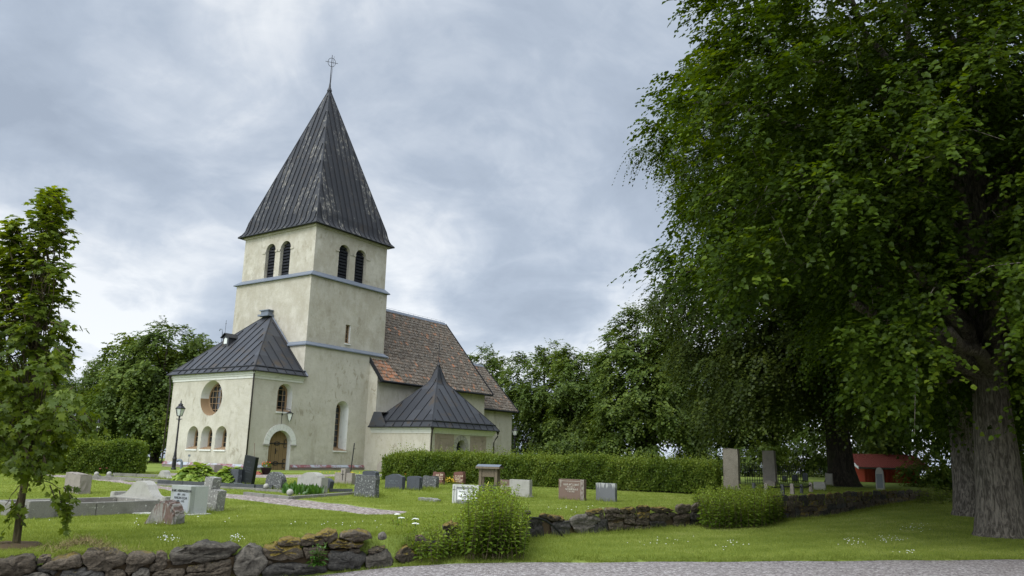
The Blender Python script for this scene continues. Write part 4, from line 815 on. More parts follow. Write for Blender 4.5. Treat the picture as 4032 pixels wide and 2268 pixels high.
    for k, (xl, xr, yb, yt) in enumerate(((3120, 3140, 1900, 1868), (3080, 3096, 1897, 1872), (3160, 3180, 1898, 1862))):
        H('far%d' % k, ['small dark headstone in the shade behind the iron fence', 'small dark headstone just right of the tapering stele, in shade', 'dark upright headstone in the shade left of the dark trunk'][k], (xl, yb, xr, yt), lambda w, h: p_arch(w, h, .2), .2, M['dark_granite'])
def weathered():
    t = NT('weathered_grey_stone', .85, .25); sp = t.n('ShaderNodeSeparateXYZ'); t.L(t.tc.outputs['Generated'], sp.inputs[0])
    f = t.math('ADD', sp.outputs[2], t.math('MULTIPLY', t.math('SUBTRACT', t.noise(5, 6, .6, t.obj((2.4, 1, .5))), .5), 1.5))
    c = t.mix(t.noise(70, 3), (.105, .108, .112), (.16, .163, .168)); c = t.mix(t.step(f, .78, .98), c, (.37, .37, .35)); t.col(c); t.bump(t.noise(30, 5), .3, .02); return t.mat
def kerb(label, pts, wd, h, mat, name='grave_kerb', closed=False, fn=gz_yard, world=False, base=0.):
    P = [np.array(p, float) for p in pts] if world else [gp(*p, fn=fn) for p in pts]; root = tag(empty(name, P[0]), label, 'grave kerb', 'stone frames round the graves'); n = len(P)
    for i in range(n if closed else n-1):
        a, b = P[i], P[(i+1) % n]; d = b-a; L = np.linalg.norm(d[:2]); d = d/L; nn = np.array([-d[1], d[0], 0]); mb = MB(); k = max(1, round(L/1.6))
        for j in range(k):
            T = lambda p: a - P[0] + d*p[0] + nn*p[1] + EZ*p[2]; mb.box((L*j/k+.006 + (wd/2 if j == 0 else 0), -wd/2, -.15), (L*(j+1)/k-.006 + (wd/2-.004 if j == k-1 else 0), wd/2, h+base), 0, T)
        mb.build('kerb_stone', [mat], root, bevel=.012)
    return root
def build_plots():
    A = gp(100, 2041); B = gp(603, 2018); e = (B-A); L = np.linalg.norm(e[:2]); W = 1.6; C_ = B + EV*W; D_ = A + EV*W
    for q in (C_, D_): q[2] = gz_yard(q[0], q[1])
    r = kerb('long grey stone frame of the big grave with gravel inside, by the young maple', [A, B, C_, D_], .2, .29, M['kerb'], closed=True, world=True)
    mb = MB(); mb.box((-.05, -.22, -.15), (.5, .18, .37), 0, lambda p: p[0]*e/L + p[1]*np.array([-e[1], e[0], 0])/L + EZ*p[2]); mb.build('corner_block', [M['kerb']], r, bevel=.015)
    mb = MB(); mb.poly([(p + EZ*.16 - A) for p in (A, B, C_, D_)]); mb.build('gravel_fill', [M['path']], r)
    r = kerb('dark polished kerb round the hosta bed', [(616, 1907), (830, 1917), (1000, 1926), (1068, 1928)], .14, .17, M['kerb_dark'])
    P0 = gp(616, 1907); P1 = gp(1068, 1928); kerb('low grey kerb in front of the dark polished one', [P0 - EB*.6 - EZ*0, P1 - EB*.45], .16, .06, M['kerb'], world=True)
    kerb('pale kerb with white edge left of the hostas', [(345, 1887), (470, 1891), (560, 1897), (655, 1903)], .2, .14, M['kerb']); kerb('thin pale kerb behind the two stone balls on the left', [(440, 1874), (640, 1882)], .16, .14, M['kerb'])
    kerb('dark kerb along the foot of the round bush', [(235, 1864), (375, 1866)], .14, .06, M['kerb_dark'])
    kerb('grey kerb with a stone ball at its corner beside the gravel path', [(960, 1948), (1140, 1967), (1400, 1948)], .18, .1, M['kerb'])
    kerb('low grey kerb under the leaning rounded headstone', [(1000, 1932), (1100, 1938), (1185, 1949), (1270, 1944)], .16, .08, M['kerb'])
    kerb('short dark kerb right of the lily bed', [(1288, 1938), (1380, 1938)], .15, .12, M['kerb_dark'])
    kerb('pale edging stone in the grass behind the three part headstone', [(1500, 1880), (1440, 1874)], .14, .1, M['pale'])
    for (x, y, r_, lab) in ((380, 1866, 7.5, 'small stone ball on the kerb, left one of the pair near the round bush'), (430, 1866, 8, 'small stone ball on the kerb, right one of the pair near the round bush'), (1048, 1915, 10, 'stone ball beside the foot of the leaning rounded headstone'), (1142, 1939, 12.5, 'stone ball on the kerb corner in front of the lily bed'), (1420, 1930, 11.5, 'stone ball in front of the large speckled headstone')):
        P = gp(x, y+r_+ (12 if r_ < 9 else 8)); R = np.linalg.norm(P-CAMP)*r_/FPX; q = hit_plane(P, EB, x, y); mb = MB()
        mb.lathe([(R*math.sin(t)+.0005, -R*math.cos(t)) for t in np.linspace(0, math.pi, 13)], 18); mb.v = [(a, b, c+R) for a, b, c in mb.v]
        o = mb.build('stone_ball', [M['granite']], smooth_=True, loc=q - EZ*R); tag(o, lab, 'stone ball', 'stone balls on the grave frames')
    for x in (380, 430): P = gp(x, 1886); mb = MB(); mb.box((-.12, -.12, -.1), (.12, .12, .16)); tag(mb.build('kerb_post', [M['kerb']], bevel=.01, loc=P), 'square kerb post under the %s of the two far stone balls' % ('left' if x == 380 else 'right'), 'post', 'posts under the stone balls')
    # boulder with stripes
    P = gp(628, 2066); mb = MB(); s = np.linalg.norm(P-CAMP)/FPX; q = [(-60, -6), (64, -4), (62, 38), (44, 66), (30, 80), (2, 82), (-14, 74), (-24, 58)]
    mb.prism([(x*s, z*s) for x, z in q], -.08, .34); o = mb.build('striped_boulder', [M['boulder']], bevel=.05); roughen(o, .012, 2, 3); place(o, P, .15); tag(o, 'red and grey striped boulder leaning in the grass before the Karl headstone', 'boulder')
    mb = MB(); mb.box((-.4, 0, -.05), (.12, .35, .03)); tag(mb.build('stone_slab', [M['pale']], bevel=.01, loc=gp(585, 2026)), 'flat pale slab on the grass left of the striped boulder', 'slab')
    # flower pot by the church door
    P = gp(1046, 1869); s = np.linalg.norm(P-CAMP)/FPX; r = tag(empty('flower_pot', P), 'dark tapered flower pot with red flowers beside the church door', 'flower pot')
    mb = MB(); mb.lathe([(.001, 0), (13*s, 0), (20*s, 24*s), (21*s, 24*s), (21*s, 26*s), (18*s, 25*s), (.001, 22*s)], 14); mb.build('pot', [simple('dark_pot', (.03, .018, .02), .5)], r, True)
    V, F, rn = scatter_leaves(np.array([0, 0, 30*s]), (15*s, 15*s, 12*s), 260, .07); np_mesh('foliage', V, F, M['nettle_leaf'], r, rn)
    mb = MB()
    for k in range(14): mb.lathe([(.001, -.03), (.035, 0), (.001, .03)], 6, 0, (random.uniform(-14, 14)*s, random.uniform(-12, 8)*s, random.uniform(32, 46)*s))
    mb.build('flowers', [M['orange']], r)
    mb = MB(); mb.box((-.35, -.2, 0), (.3, .15, .1)); mb.box((-.3, -.15, .1), (.2, .12, .17)); tag(mb.build('brick_pile', [simple('brick_red', (.3, .11, .07), .9)], bevel=.01, loc=gp(1008, 1869)), 'small heap of red bricks beside the church corner', 'bricks')
    P = gp(1000, 1868); mb = MB(); mb.tube([(0, 0, 0), (-.28, .5, 1.6)], .018, 6); tag(mb.build('pole', [M['old_wood']], loc=P), 'thin pole leaning against the church corner', 'pole')
    # iron grave cross and vent pipe by the church wall
    P = gp(1380, 1862); mb = MB(); s = np.linalg.norm(P-CAMP)/FPX; mb.tube([(0, 0, -.1), (.1*1.2, 0, 106*s)], .035, 6); mb.tube([(.06, 0, 88*s), (.2, 0, 88.5*s)], .022, 6); mb.lathe([(.001, 0), (.05, .04), (.001, .08)], 6, 0, (.12, 0, 106*s)); tag(mb.build('iron_grave_cross', [M['black']], loc=P), 'tall thin black iron cross rod leaning before the church wall', 'iron cross')
    P = gp(713, 1850); mb = MB(); mb.tube([(0, 0, 0), (0, 0, .42), (-.06, 0, .52), (-.17, 0, .55), (-.28, 0, .52), (-.3, 0, .46)], .075, 8); tag(mb.build('vent_pipe', [M['cornice']], loc=P), 'bent grey pipe rising from the ground beside the lamp post', 'pipe')
    P = gp(738, 1848); mb = MB(); mb.tube([(0, 0, 0), (.02, 0, .75)], .012, 5); mb.box((-.04, -.02, .75), (.09, .02, .87)); tag(mb.build('garden_stake', [M['cornice']], loc=P), 'thin stake with a small tag in front of the church windows', 'stake')
def scatter_leaves(c, r, n, size, seed=0, up=.6):
    g = np.random.default_rng(seed); d = g.normal(size=(n, 3)); d /= np.linalg.norm(d, axis=1)[:, None]; P = c + d*np.array(r)*(g.random((n, 1))**.4)
    return leaf_mesh(P, d + np.array([0, 0, -.2]), np.array([0, 0, up]) + g.normal(size=(n, 3))*.6, size*g.uniform(.7, 1.3, n), DIAMOND, g)
DIAMOND = (np.array([(0, 0, 0), (-.42, .45, .08), (0, 1, 0), (.42, .45, .08)], float), [(0, 2, 1), (0, 3, 2)])
HEART = (np.array([(0, 0, 0), (-.40, .12, .06), (-.46, .45, .10), (-.2, .82, .03), (0, 1.05, -.06), (.2, .82, .03), (.46, .45, .10), (.40, .12, .06)], float), [(0, 1, 2), (0, 2, 3), (0, 3, 4), (0, 4, 5), (0, 5, 6), (0, 6, 7)])
MAPLE = (np.array([(0, 0, 0), (-.32, -.02, .03), (-.62, .22, .0), (-.36, .36, .07), (-.52, .72, .0), (-.2, .64, .06), (0, 1.08, -.04), (.2, .64, .06), (.52, .72, 0), (.36, .36, .07), (.62, .22, 0), (.32, -.02, .03)], float), [(0, 1, 3), (1, 2, 3), (0, 3, 5), (3, 4, 5), (0, 5, 6), (0, 6, 7), (0, 7, 9), (7, 8, 9), (0, 9, 11), (9, 10, 11)])
LANCE = (np.array([(0, 0, 0), (-.2, .25, .05), (-.22, .5, .05), (0, 1, -.12), (.22, .5, .05), (.2, .25, .05)], float), [(0, 1, 2), (0, 2, 3), (0, 3, 4), (0, 4, 5)])
def leaf_mesh(P, tip, nrm, size, tpl, g, jr=None):
    n = len(P); t = tip/(np.linalg.norm(tip, axis=1)[:, None]+1e-9); s = np.cross(t, nrm); s /= (np.linalg.norm(s, axis=1)[:, None]+1e-9); u = np.cross(s, t)
    tv, tf = tpl; sz = np.asarray(size).reshape(-1, 1, 1)
    V = P[:, None, :] + sz*(tv[None, :, 0:1]*s[:, None, :] + tv[None, :, 1:2]*t[:, None, :] + tv[None, :, 2:3]*u[:, None, :])
    F = (np.array(tf)[None] + (np.arange(n)*len(tv))[:, None, None]).reshape(-1, 3); r = g.random(n) if jr is None else jr
    return V.reshape(-1, 3), F, np.repeat(r, len(tf))
build_graves(); build_plots()
# ------------------------------------------------------------------ lamps, stand, shed, fence, chain posts
def lamp_post(P, h, label):
    root = tag(empty('lamp_post', P), label, 'lamp post', 'black lamp posts in the churchyard'); k = h/3.5; mb = MB()
    mb.lathe([(.001, 0), (.13, 0), (.13, .06), (.1, .1), (.11, .5), (.12, .55), (.09, .65), (.055, 1.0), (.05, 1.5), (.062, 1.52), (.05, 1.58), (.042, 2.55), (.075, 2.6), (.04, 2.66), (.05, 2.76), (.001, 2.76)], 10); mb.tube([(-.16, 0, 2.64), (.16, 0, 2.64)], .022, 6); mb.build('post', [M['black']], root)
    mb = MB(); z = 2.74; n = 6; top, bot = .25, .14
    mb.lathe([(.05, z-.02), (.05, z+.04), (bot, z+.06), (bot, z+.08)], n); mb.lathe([(top+.02, z+.44), (top+.03, z+.47), (.13, z+.62), (.11, z+.64), (.15, z+.66), (.05, z+.74), (.03, z+.8), (.045, z+.83), (.015, z+.88), (.001, z+.98)], n)
    for i in range(n): a = 2*math.pi*i/n; mb.tube([(bot*math.cos(a), bot*math.sin(a), z+.06), (top*math.cos(a), top*math.sin(a), z+.46)], .012, 5)
    hd = mb.build('lantern', [M['black']], root); mb = MB(); mb.lathe([(bot-.012, z+.07), (top-.012, z+.44)], n); mb.build('glass', [M['lamp_glass']], hd); root.scale = (k, k, k); return root
def at_depth(px, Y, fn=gz_yard):
    d = ray(px, 1790); x = d[0]/d[1]*Y; return np.array([x, Y, float(fn(x, Y))])
def build_furniture():
    P = gp(683, 1849); s = np.linalg.norm(P-CAMP)/FPX; lamp_post(P, 233*s, 'black lamp post with a glass lantern in front of the church windows')
    for px, Y, yt, lab in ((371, 60, 1652, 'black lamp post rising behind the round bush on the left'), (2026, 70, 1681, 'lamp post just right of the church behind the hedge'), (2198, 83, 1738, 'smaller distant lamp post under the maples behind the hedge')):
        P = at_depth(px, Y); h = hit_plane(P, (0, 1, 0), px, yt)[2]-P[2]; lamp_post(P, h, lab)
    # wooden stand
    P, w_, h_ = gs(1883, 1972, 1954, 1836, yaw=.2); root = tag(empty('wooden_stand', P, -.2), 'weathered wooden stand with a small roof and two boards, behind the weeds', 'stand')
    for x in (-w_/2+.04, w_/2-.04):
        mb = MB(); mb.box((x-.05, 0, -.3), (x+.05, .1, h_)); mb.build('post', [M['old_wood']], root, bevel=.006)
        mb = MB(); mb.box((x-.05, .4, -.3), (x+.05, .5, h_-.02)); mb.build('post', [M['old_wood']], root, bevel=.006)
    mb = MB(); mb.poly([(-w_/2-.1, -.12, h_+.0), (w_/2+.1, -.12, h_), (w_/2+.1, .25, h_+.07), (-w_/2-.1, .25, h_+.07)]); mb.poly([(-w_/2-.1, .62, h_), (w_/2+.1, .62, h_), (w_/2+.1, .25, h_+.07), (-w_/2-.1, .25, h_+.07)]); mb.box((-w_/2-.1, -.12, h_-.07), (w_/2+.1, .62, h_-.002), 1); mb.build('roof', [M['cornice'], M['old_wood']], root)
    mb = MB(); mb.box((-w_/2+.1, .02, h_*.70), (w_/2-.1, .06, h_*.94)); mb.build('board', [M['old_wood']], root, bevel=.004)
    mb = MB(); mb.box((-w_/2+.09, -.04, h_*.25), (w_/2+.02, -.005, h_*.48)); mb.build('board', [M['grey_board']], root, bevel=.004)
    Q = gp(1898, 1976); mb = MB(); mb.tube([(0, 0, 0), (.2, .1, .66)], .016, 6); tag(mb.build('garden_stick', [M['stick']], loc=Q), 'pale yellow stick leaning inside the wooden stand', 'stick')
    # hose
    pts = [(2012, 2042), (2060, 2037), (2118, 2037), (2150, 2046), (2180, 2066), (2206, 2092), (2231, 2122)]; P = [np.array([*wallpt(*p)]) for p in pts]; P = [p - (np.array([p[0], p[1], 0])/np.hypot(p[0], p[1]))*(.16+.07*i) for i, p in enumerate(P)]
    mb = MB(); mb.tube([p - P[0] for p in P], .03, 8); tag(mb.build('garden_hose', [M['hose']], smooth_=True, loc=P[0]), 'black hose arching out of the weeds over the low wall stones', 'hose')
    # red shed
    P = at_depth(3400, 56); P[2] = -.1; S = np.array(P); root = tag(empty('red_shed', S, .0), 'small red boarded shed with a red roof, half hidden behind the wall and trees', 'shed')
    L = (hit_plane(S, (0, 1, 0), 3625, 1900)-S)[0]; ez = hit_plane(S, (0, 1, 0), 3400, 1838)[2]-S[2]; rz = hit_plane(S + np.array([0, 1.8, 0]), (0, 1, 0), 3410, 1788)[2]-S[2]; D = 3.6; mb = MB(); n = int(L/.16)
    for k in range(n): mb.box((L*k/n+.012, -.035 if k % 2 else 0, -.5), (L*(k+1)/n-.012, .06, ez), 0)
    mb.poly([(0, .06, -.5), (0, D, -.5), (0, D, ez), (0, D/2, rz-.1), (0, .06, ez)]); mb.poly([(L, .06, -.5), (L, D, -.5), (L, D, ez), (L, D/2, rz-.1), (L, .06, ez)]); mb.poly([(0, D, -.5), (L, D, -.5), (L, D, ez), (0, D, ez)]); mb.build('wall', [M['red_board']], root)
    mb = MB(); ox = .62; n = 30
    for k in range(n):
        a, b = -ox+(L+2*ox)*k/n, -ox+(L+2*ox)*(k+1)/n-.03; mb.poly([(a, -.45, ez-.02), (b, -.45, ez-.02), (b, D/2, rz), (a, D/2, rz)]); mb.poly([(b, -.45, ez-.02), (b+.03, -.45, ez+.02), (b+.03, D/2, rz+.04), (b, D/2, rz)]); mb.poly([(a, D+.45, ez-.02), (b, D+.45, ez-.02), (b, D/2, rz), (a, D/2, rz)])
    mb.box((-ox, -.48, ez-.14), (L+ox, -.44, ez-.02), 1); mb.build('roof', [M['red_roof'], M['grey_board']], root)
    mb = MB()
    for x in (-ox-.06, L+ox): mb.poly([(x, -.5, ez-.16), (x+.06, -.5, ez-.16), (x+.06, D/2, rz-.12), (x, D/2, rz-.12)]); mb.poly([(x, -.5, ez-.16), (x, -.5, ez+.04), (x, D/2, rz+.08), (x, D/2, rz-.12)]); mb.poly([(x-.002, -.502, ez-.16), (x+.06, -.502, ez-.16), (x+.06, -.502, ez+.06), (x-.002, -.502, ez+.06)])
    mb.build('bargeboard', [M['white_paint']], root)
    # chain posts
    tops = []; k = 0
    for xl, xr, yb, yt in ((2961, 2973, 1934, 1901), (3009, 3024, 1946, 1903), (3073, 3087, 1946, 1907), (3111, 3126, 1947, 1904), (3150, 3161, 1943, 1906), (3186, 3199, 1937, 1899)):
        P, w_, h_ = gs(xl, yb, xr, yt); mb = MB(); mb.prism([(-w_/2*1.1, -.1), (w_/2*1.1, -.1), (w_/2*.85, h_*.97), (-w_/2*.85, h_)], 0, w_); o = mb.build('granite_post', [M['taupe'] if k % 2 else M['kerb_dark']], bevel=.01); place(o, P)
        tag(o, ['short post nearest the rough stele, first of the chain row', 'brown tapered post in front of the smooth stele base', 'dark post with a slanting side left of the gap in the chain row', 'brown post in the middle of the chain row, nearest the wall', 'dark post, second from the low grey headstone', 'brown post beside the low wide grey headstone'][k], 'post', 'short granite posts carrying chains'); tops.append(P + EZ*h_*.8 + EB*w_/2); k += 1
    k = 0
    for i, j in ((0, 1), (1, 2), (2, 3), (3, 4), (4, 5)):
        a, b = tops[i], tops[j]; mb = MB(); pts = [a*(1-t)+b*t - EZ*.5*t*(1-t)*min(1, np.linalg.norm(b-a)*.5) for t in np.linspace(0, 1, 15)]; mb.tube([p-a for p in pts], .03, 5); tag(mb.build('iron_chain', [M['black']], loc=a), 'dark chain hanging from the %s post of the short granite row' % ['first to the second', 'second to the third', 'third to the fourth', 'fourth to the fifth', 'fifth to the last'][k], 'chain', 'chains between the short granite posts'); k += 1
    # wrought iron grave fence
    P = at_depth(2930, 46); Q = at_depth(3165, 49); d = Q-P; L = np.linalg.norm(d); d /= L; H_ = .92; root = tag(empty('iron_fence', P), 'low black wrought iron fence with looped tops behind the tall steles', 'fence')
    mb = MB(); mb.tube([EZ*.18, d*L+EZ*.18], .02, 5); mb.tube([EZ*(H_-.18), d*L+EZ*(H_-.18)], .022, 5); mb.build('rail', [M['black']], root)
    proto = None
    for i in range(27):
        if proto is None: mb = MB(); mb.tube([(0, 0, 0), (0, 0, H_)], .017, 5); mb.lathe([(.001, H_), (.03, H_+.04), (.001, H_+.14)], 6); proto = o = mb.build('bar', [M['black']], root)
        else: o = proto.copy(); COL.objects.link(o); o.parent = root
        o.location = Vector(d*(L*i/26))
    for i in range(0, 26, 4):
        mb = MB(); c = d*(L*(i+1)/26); mb.tube([c + d*.22*math.cos(t) + EZ*(H_-.15+.34*math.sin(t)) for t in np.linspace(0, math.pi, 11)], .018, 5); mb.build('loop', [M['black']], root)
from mathutils import noise as mnoise
# ------------------------------------------------------------------ dry stone wall
def wallpt(px, py):
    d = ray(px, py); best = None
    for a, b in zip(WALL[:-1], WALL[1:]):
        e = b-a; den = d[0]*e[1]-d[1]*e[0]
        if abs(den) < 1e-9: continue
        t = (a[0]*e[1]-a[1]*e[0])/den; s = (a[0]*d[1]-a[1]*d[0])/den
        if t > 0 and -1e-6 <= s <= 1+1e-6 and (best is None or t < best): best = t
    return CAMP + d*best
def wall_stone(poly, root, mat, deep=.38, rnd=None, push=0.):
    r = rnd or random; Q = np.array([wallpt(*p) for p in poly]); c = Q.mean(0); n = -np.array([c[0], c[1], 0.]); n /= np.linalg.norm(n); m = len(Q); seg = np.linalg.norm(np.roll(Q, -1, 0)-Q, axis=1); cum = np.concatenate([[0], np.cumsum(seg)]); N = 18; t = (np.arange(N)+.5)/N*cum[-1]
    QQ = np.concatenate([Q, Q[:1]]); O = np.stack([np.interp(t, cum, QQ[:, k]) for k in range(3)], -1); size = seg.sum()/4; V = []; j = lambda a: np.array([r.uniform(-a, a) for _ in range(3)])*min(1, size/.4)
    tl = np.array([r.uniform(-.08, .08), r.uniform(-.08, .08)])
    for sc, dp in ((.40, .062), (.80, .055), (.975, .03), (1.0, -.03), (.99, -.2), (.92, -deep)):
        for p in O: q = c + (p-c)*sc; V.append(q - c + n*(dp*min(1, size/.3) + push + .6*tl[1]*(p[2]-c[2])*(dp > -.1)) + j(.024))
    V.append(n*(.08*min(1, size/.3)+push) + j(.01)); F = []
    for k in range(5):
        for i in range(N): F.append((k*N+i, k*N+(i+1) % N, (k+1)*N+(i+1) % N, (k+1)*N+i))
    T = [(len(V)-1, (i+1) % N, i) for i in range(N)] ; e = 5*N; T += [(e, e+i, e+i+1) for i in range(1, N-1)]
    o = np_mesh('stone', np.array(V), [np.array(F), np.array(T)], mat, root); o.location = Vector(c) - root.location
    bm = bmesh.new(); bm.from_mesh(o.data); bmesh.ops.subdivide_edges(bm, edges=bm.edges, cuts=1 if size < .45 else 2, use_grid_fill=True); bm.normal_update(); sv = Vector((r.random()*50, r.random()*50, r.random()*50)); am = min(.045, .02 + .03*size)
    for v in bm.verts:
        p = v.co + sv; q = Vector((p.x*3.2, p.y*3.2, p.z*13)); lay = math.floor(p.z*10.5 + mnoise.noise(p*1.7)*1.3 + p.x*.8); hs = math.sin(lay*127.1 + sv.x)*43758.5; hs -= math.floor(hs); k = mnoise.noise(p*3.1)*.8 + (hs-.5)*1.25 + (.5-abs(mnoise.noise(p*6.0)))*.5; v.co += v.normal*k*am
    bm.to_mesh(o.data); bm.free(); return o
def fz(off, sc): return lambda pts: [(off[0]+x/sc, off[1]+y/sc) for x, y in pts]
NEAR1 = [([(-60,565),(0,545),(180,500),(355,495),(365,570),(340,650),(200,690),(-60,720)],'s'),([(360,520),(500,475),(535,485),(530,550),(370,580)],'s'),([(400,590),(540,530),(790,490),(830,520),(820,590),(620,640),(430,650)],'m'),([(840,450),(890,435),(1140,440),(1290,470),(1300,500),(1260,590),(1100,620),(880,620),(835,560)],'s'),([(1300,500),(1350,470),(1560,480),(1570,520),(1480,580),(1300,680),(1270,650),(1260,590)],'m'),([(1590,440),(1660,440),(1690,470),(1690,540),(1600,560),(1570,530)],'s'),([(1700,480),(1760,440),(2060,375),(2440,395),(2450,430),(2330,500),(1900,570),(1740,590),(1715,560)],'g'),([(1520,600),(1600,560),(1690,550),(1690,600),(1620,640),(1520,640)],'s'),([(1530,650),(1870,600),(1880,640),(1850,700),(1540,700)],'s'),([(1900,580),(2070,580),(2080,640),(1900,645)],'s'),([(2090,580),(2330,520),(2340,560),(2200,640),(2090,640)],'s'),([(2035,550),(2100,540),(2150,555),(2130,590),(2040,585)],'s'),([(1870,660),(2130,650),(2360,590),(2340,640),(2300,740),(1870,740)],'s'),([(600,650),(860,620),(1050,630),(1050,760),(580,760)],'d'),([(1060,630),(1250,610),(1270,660),(1260,760),(1060,760)],'s'),([(200,690),(380,645),(510,660),(545,760),(180,770)],'g'),([(1340,680),(1440,605),(1510,640),(1500,720),(1340,750)],'g'),([(340,610),(420,590),(600,650),(560,690),(520,660),(380,645)],'d'),([(-60,720),(180,700),(170,830),(-60,850)],'d'),([(180,790),(560,770),(570,860),(200,880)],'d'),([(590,770),(1050,765),(1060,880),(600,890)],'d'),([(1070,765),(1500,755),(1510,880),(1070,890)],'d'),([(1520,715),(1860,710),(1870,870),(1520,880)],'d'),([(1880,745),(2330,730),(2340,880),(1890,900)],'d')]
NEAR2 = [([(40,680),(180,440),(230,398),(370,430),(430,490),(500,590),(470,640),(390,800),(110,830)],'g'),([(400,440),(600,400),(660,425),(930,430),(960,500),(980,575),(540,600),(480,560)],'M'),([(935,430),(1205,425),(1190,570),(990,575)],'s'),([(630,370),(660,340),(800,325),(915,360),(925,410),(640,415)],'M'),([(900,350),(960,310),(1060,290),(1225,325),(1235,380),(1215,420),(930,425)],'M'),([(1080,300),(1190,235),(1280,215),(1370,235),(1380,300),(1300,380),(1240,375),(1230,330)],'M'),([(1390,310),(1450,245),(1560,230),(1740,265),(1800,290),(1790,340),(1680,360),(1480,345)],'m'),([(1240,400),(1370,345),(1500,360),(1720,395),(1720,430),(1500,450),(1270,450)],'M'),([(1540,460),(1660,455),(1665,500),(1600,510),(1540,500)],'s'),([(1260,480),(1480,490),(1720,520),(1740,600),(1660,690),(1400,725),(1260,720)],'d'),([(400,790),(560,610),(800,630),(1080,650),(1240,680),(1250,770),(1000,860),(420,900)],'d'),([(1720,650),(1760,530),(1900,490),(2000,470),(2080,560),(2090,640),(1950,705),(1750,710)],'g'),([(2180,440),(2240,415),(2330,450),(2380,530),(2360,650),(2180,650),(2120,560)],'M'),([(1910,280),(1960,255),(1990,290),(1985,330),(1920,330)],'g'),([(480,600),(560,608),(555,650),(490,660)],'s'),([(1760,480),(1880,440),(1990,430),(1980,470),(1890,490),(1800,510)],'s'),([(2370,300),(2440,290),(2480,340),(2430,370),(2370,350)],'s'),([(2400,640),(2600,600),(2700,640),(2600,700),(2400,700)],'d')]
NEAR3 = [([(1820,1035),(1890,992),(1970,1020),(1962,1060),(1830,1062)],'M'),([(1840,1070),(1955,1062),(1935,1150),(1850,1135)],'d'),([(1600,1130),(1660,1120),(1690,1150),(1640,1165)],'s'),([(1700,1160),(1860,1150),(1900,1230),(1700,1250)],'d'),([(1960,1090),(2100,1070),(2140,1180),(1980,1220)],'d')]
MID = [([(580,960),(700,955),(720,990),(745,1125),(680,1140),(575,1130)],'d'),([(575,900),(620,895),(628,915),(600,945),(578,930)],'s'),([(690,940),(730,925),(920,955),(930,980),(800,975)],'M'),([(810,985),(830,970),(960,985),(970,1110),(800,1120)],'d'),([(955,985),(1020,930),(1150,925),(1210,945),(1205,1000),(1130,1050),(1040,1092),(1000,1060)],'g'),([(1200,975),(1280,965),(1290,1060),(1200,1090)],'d'),([(1098,900),(1250,880),(1250,910),(1110,925)],'M'),([(1250,880),(1380,870),(1400,905),(1260,915)],'m'),([(1380,875),(1520,868),(1530,910),(1400,910)],'M'),([(1520,858),(1640,853),(1650,890),(1530,910)],'M'),([(1640,863),(1790,868),(1860,890),(1800,905),(1650,895)],'M'),([(1860,860),(1920,833),(1990,848),(1985,900),(1880,920)],'m'),([(1210,920),(1250,915),(1260,965),(1215,970)],'m'),([(1260,915),(1400,910),(1420,960),(1270,975)],'s'),([(1410,920),(1520,915),(1530,950),(1420,955)],'s'),([(1530,910),(1650,900),(1640,950),(1540,960)],'M'),([(1650,920),(1800,920),(1830,970),(1700,985),(1650,960)],'s'),([(1800,905),(1880,920),(1870,950),(1810,940)],'m'),([(1840,950),(1960,910),(1990,930),(1980,970),(1850,1000)],'s'),([(1290,985),(1410,980),(1430,1055),(1300,1060)],'s'),([(1420,960),(1520,955),(1530,1010),(1430,1000)],'m'),([(1530,960),(1640,960),(1640,1020),(1530,1010)],'m'),([(1640,980),(1790,985),(1780,1035),(1650,1025)],'d'),([(1430,1010),(1520,1020),(1510,1060),(1430,1065)],'s'),([(1520,1020),(1660,1025),(1650,1060),(1520,1060)],'s'),([(1840,1000),(1930,985),(1960,1010),(1950,1045),(1870,1040)],'s'),([(1040,1050),(1200,1010),(1200,1090),(1060,1100)],'d'),([(1990,860),(2080,800),(2120,850),(2060,900),(1995,910)],'m'),([(1990,910),(2080,900),(2080,1020),(1985,1030)],'d')]
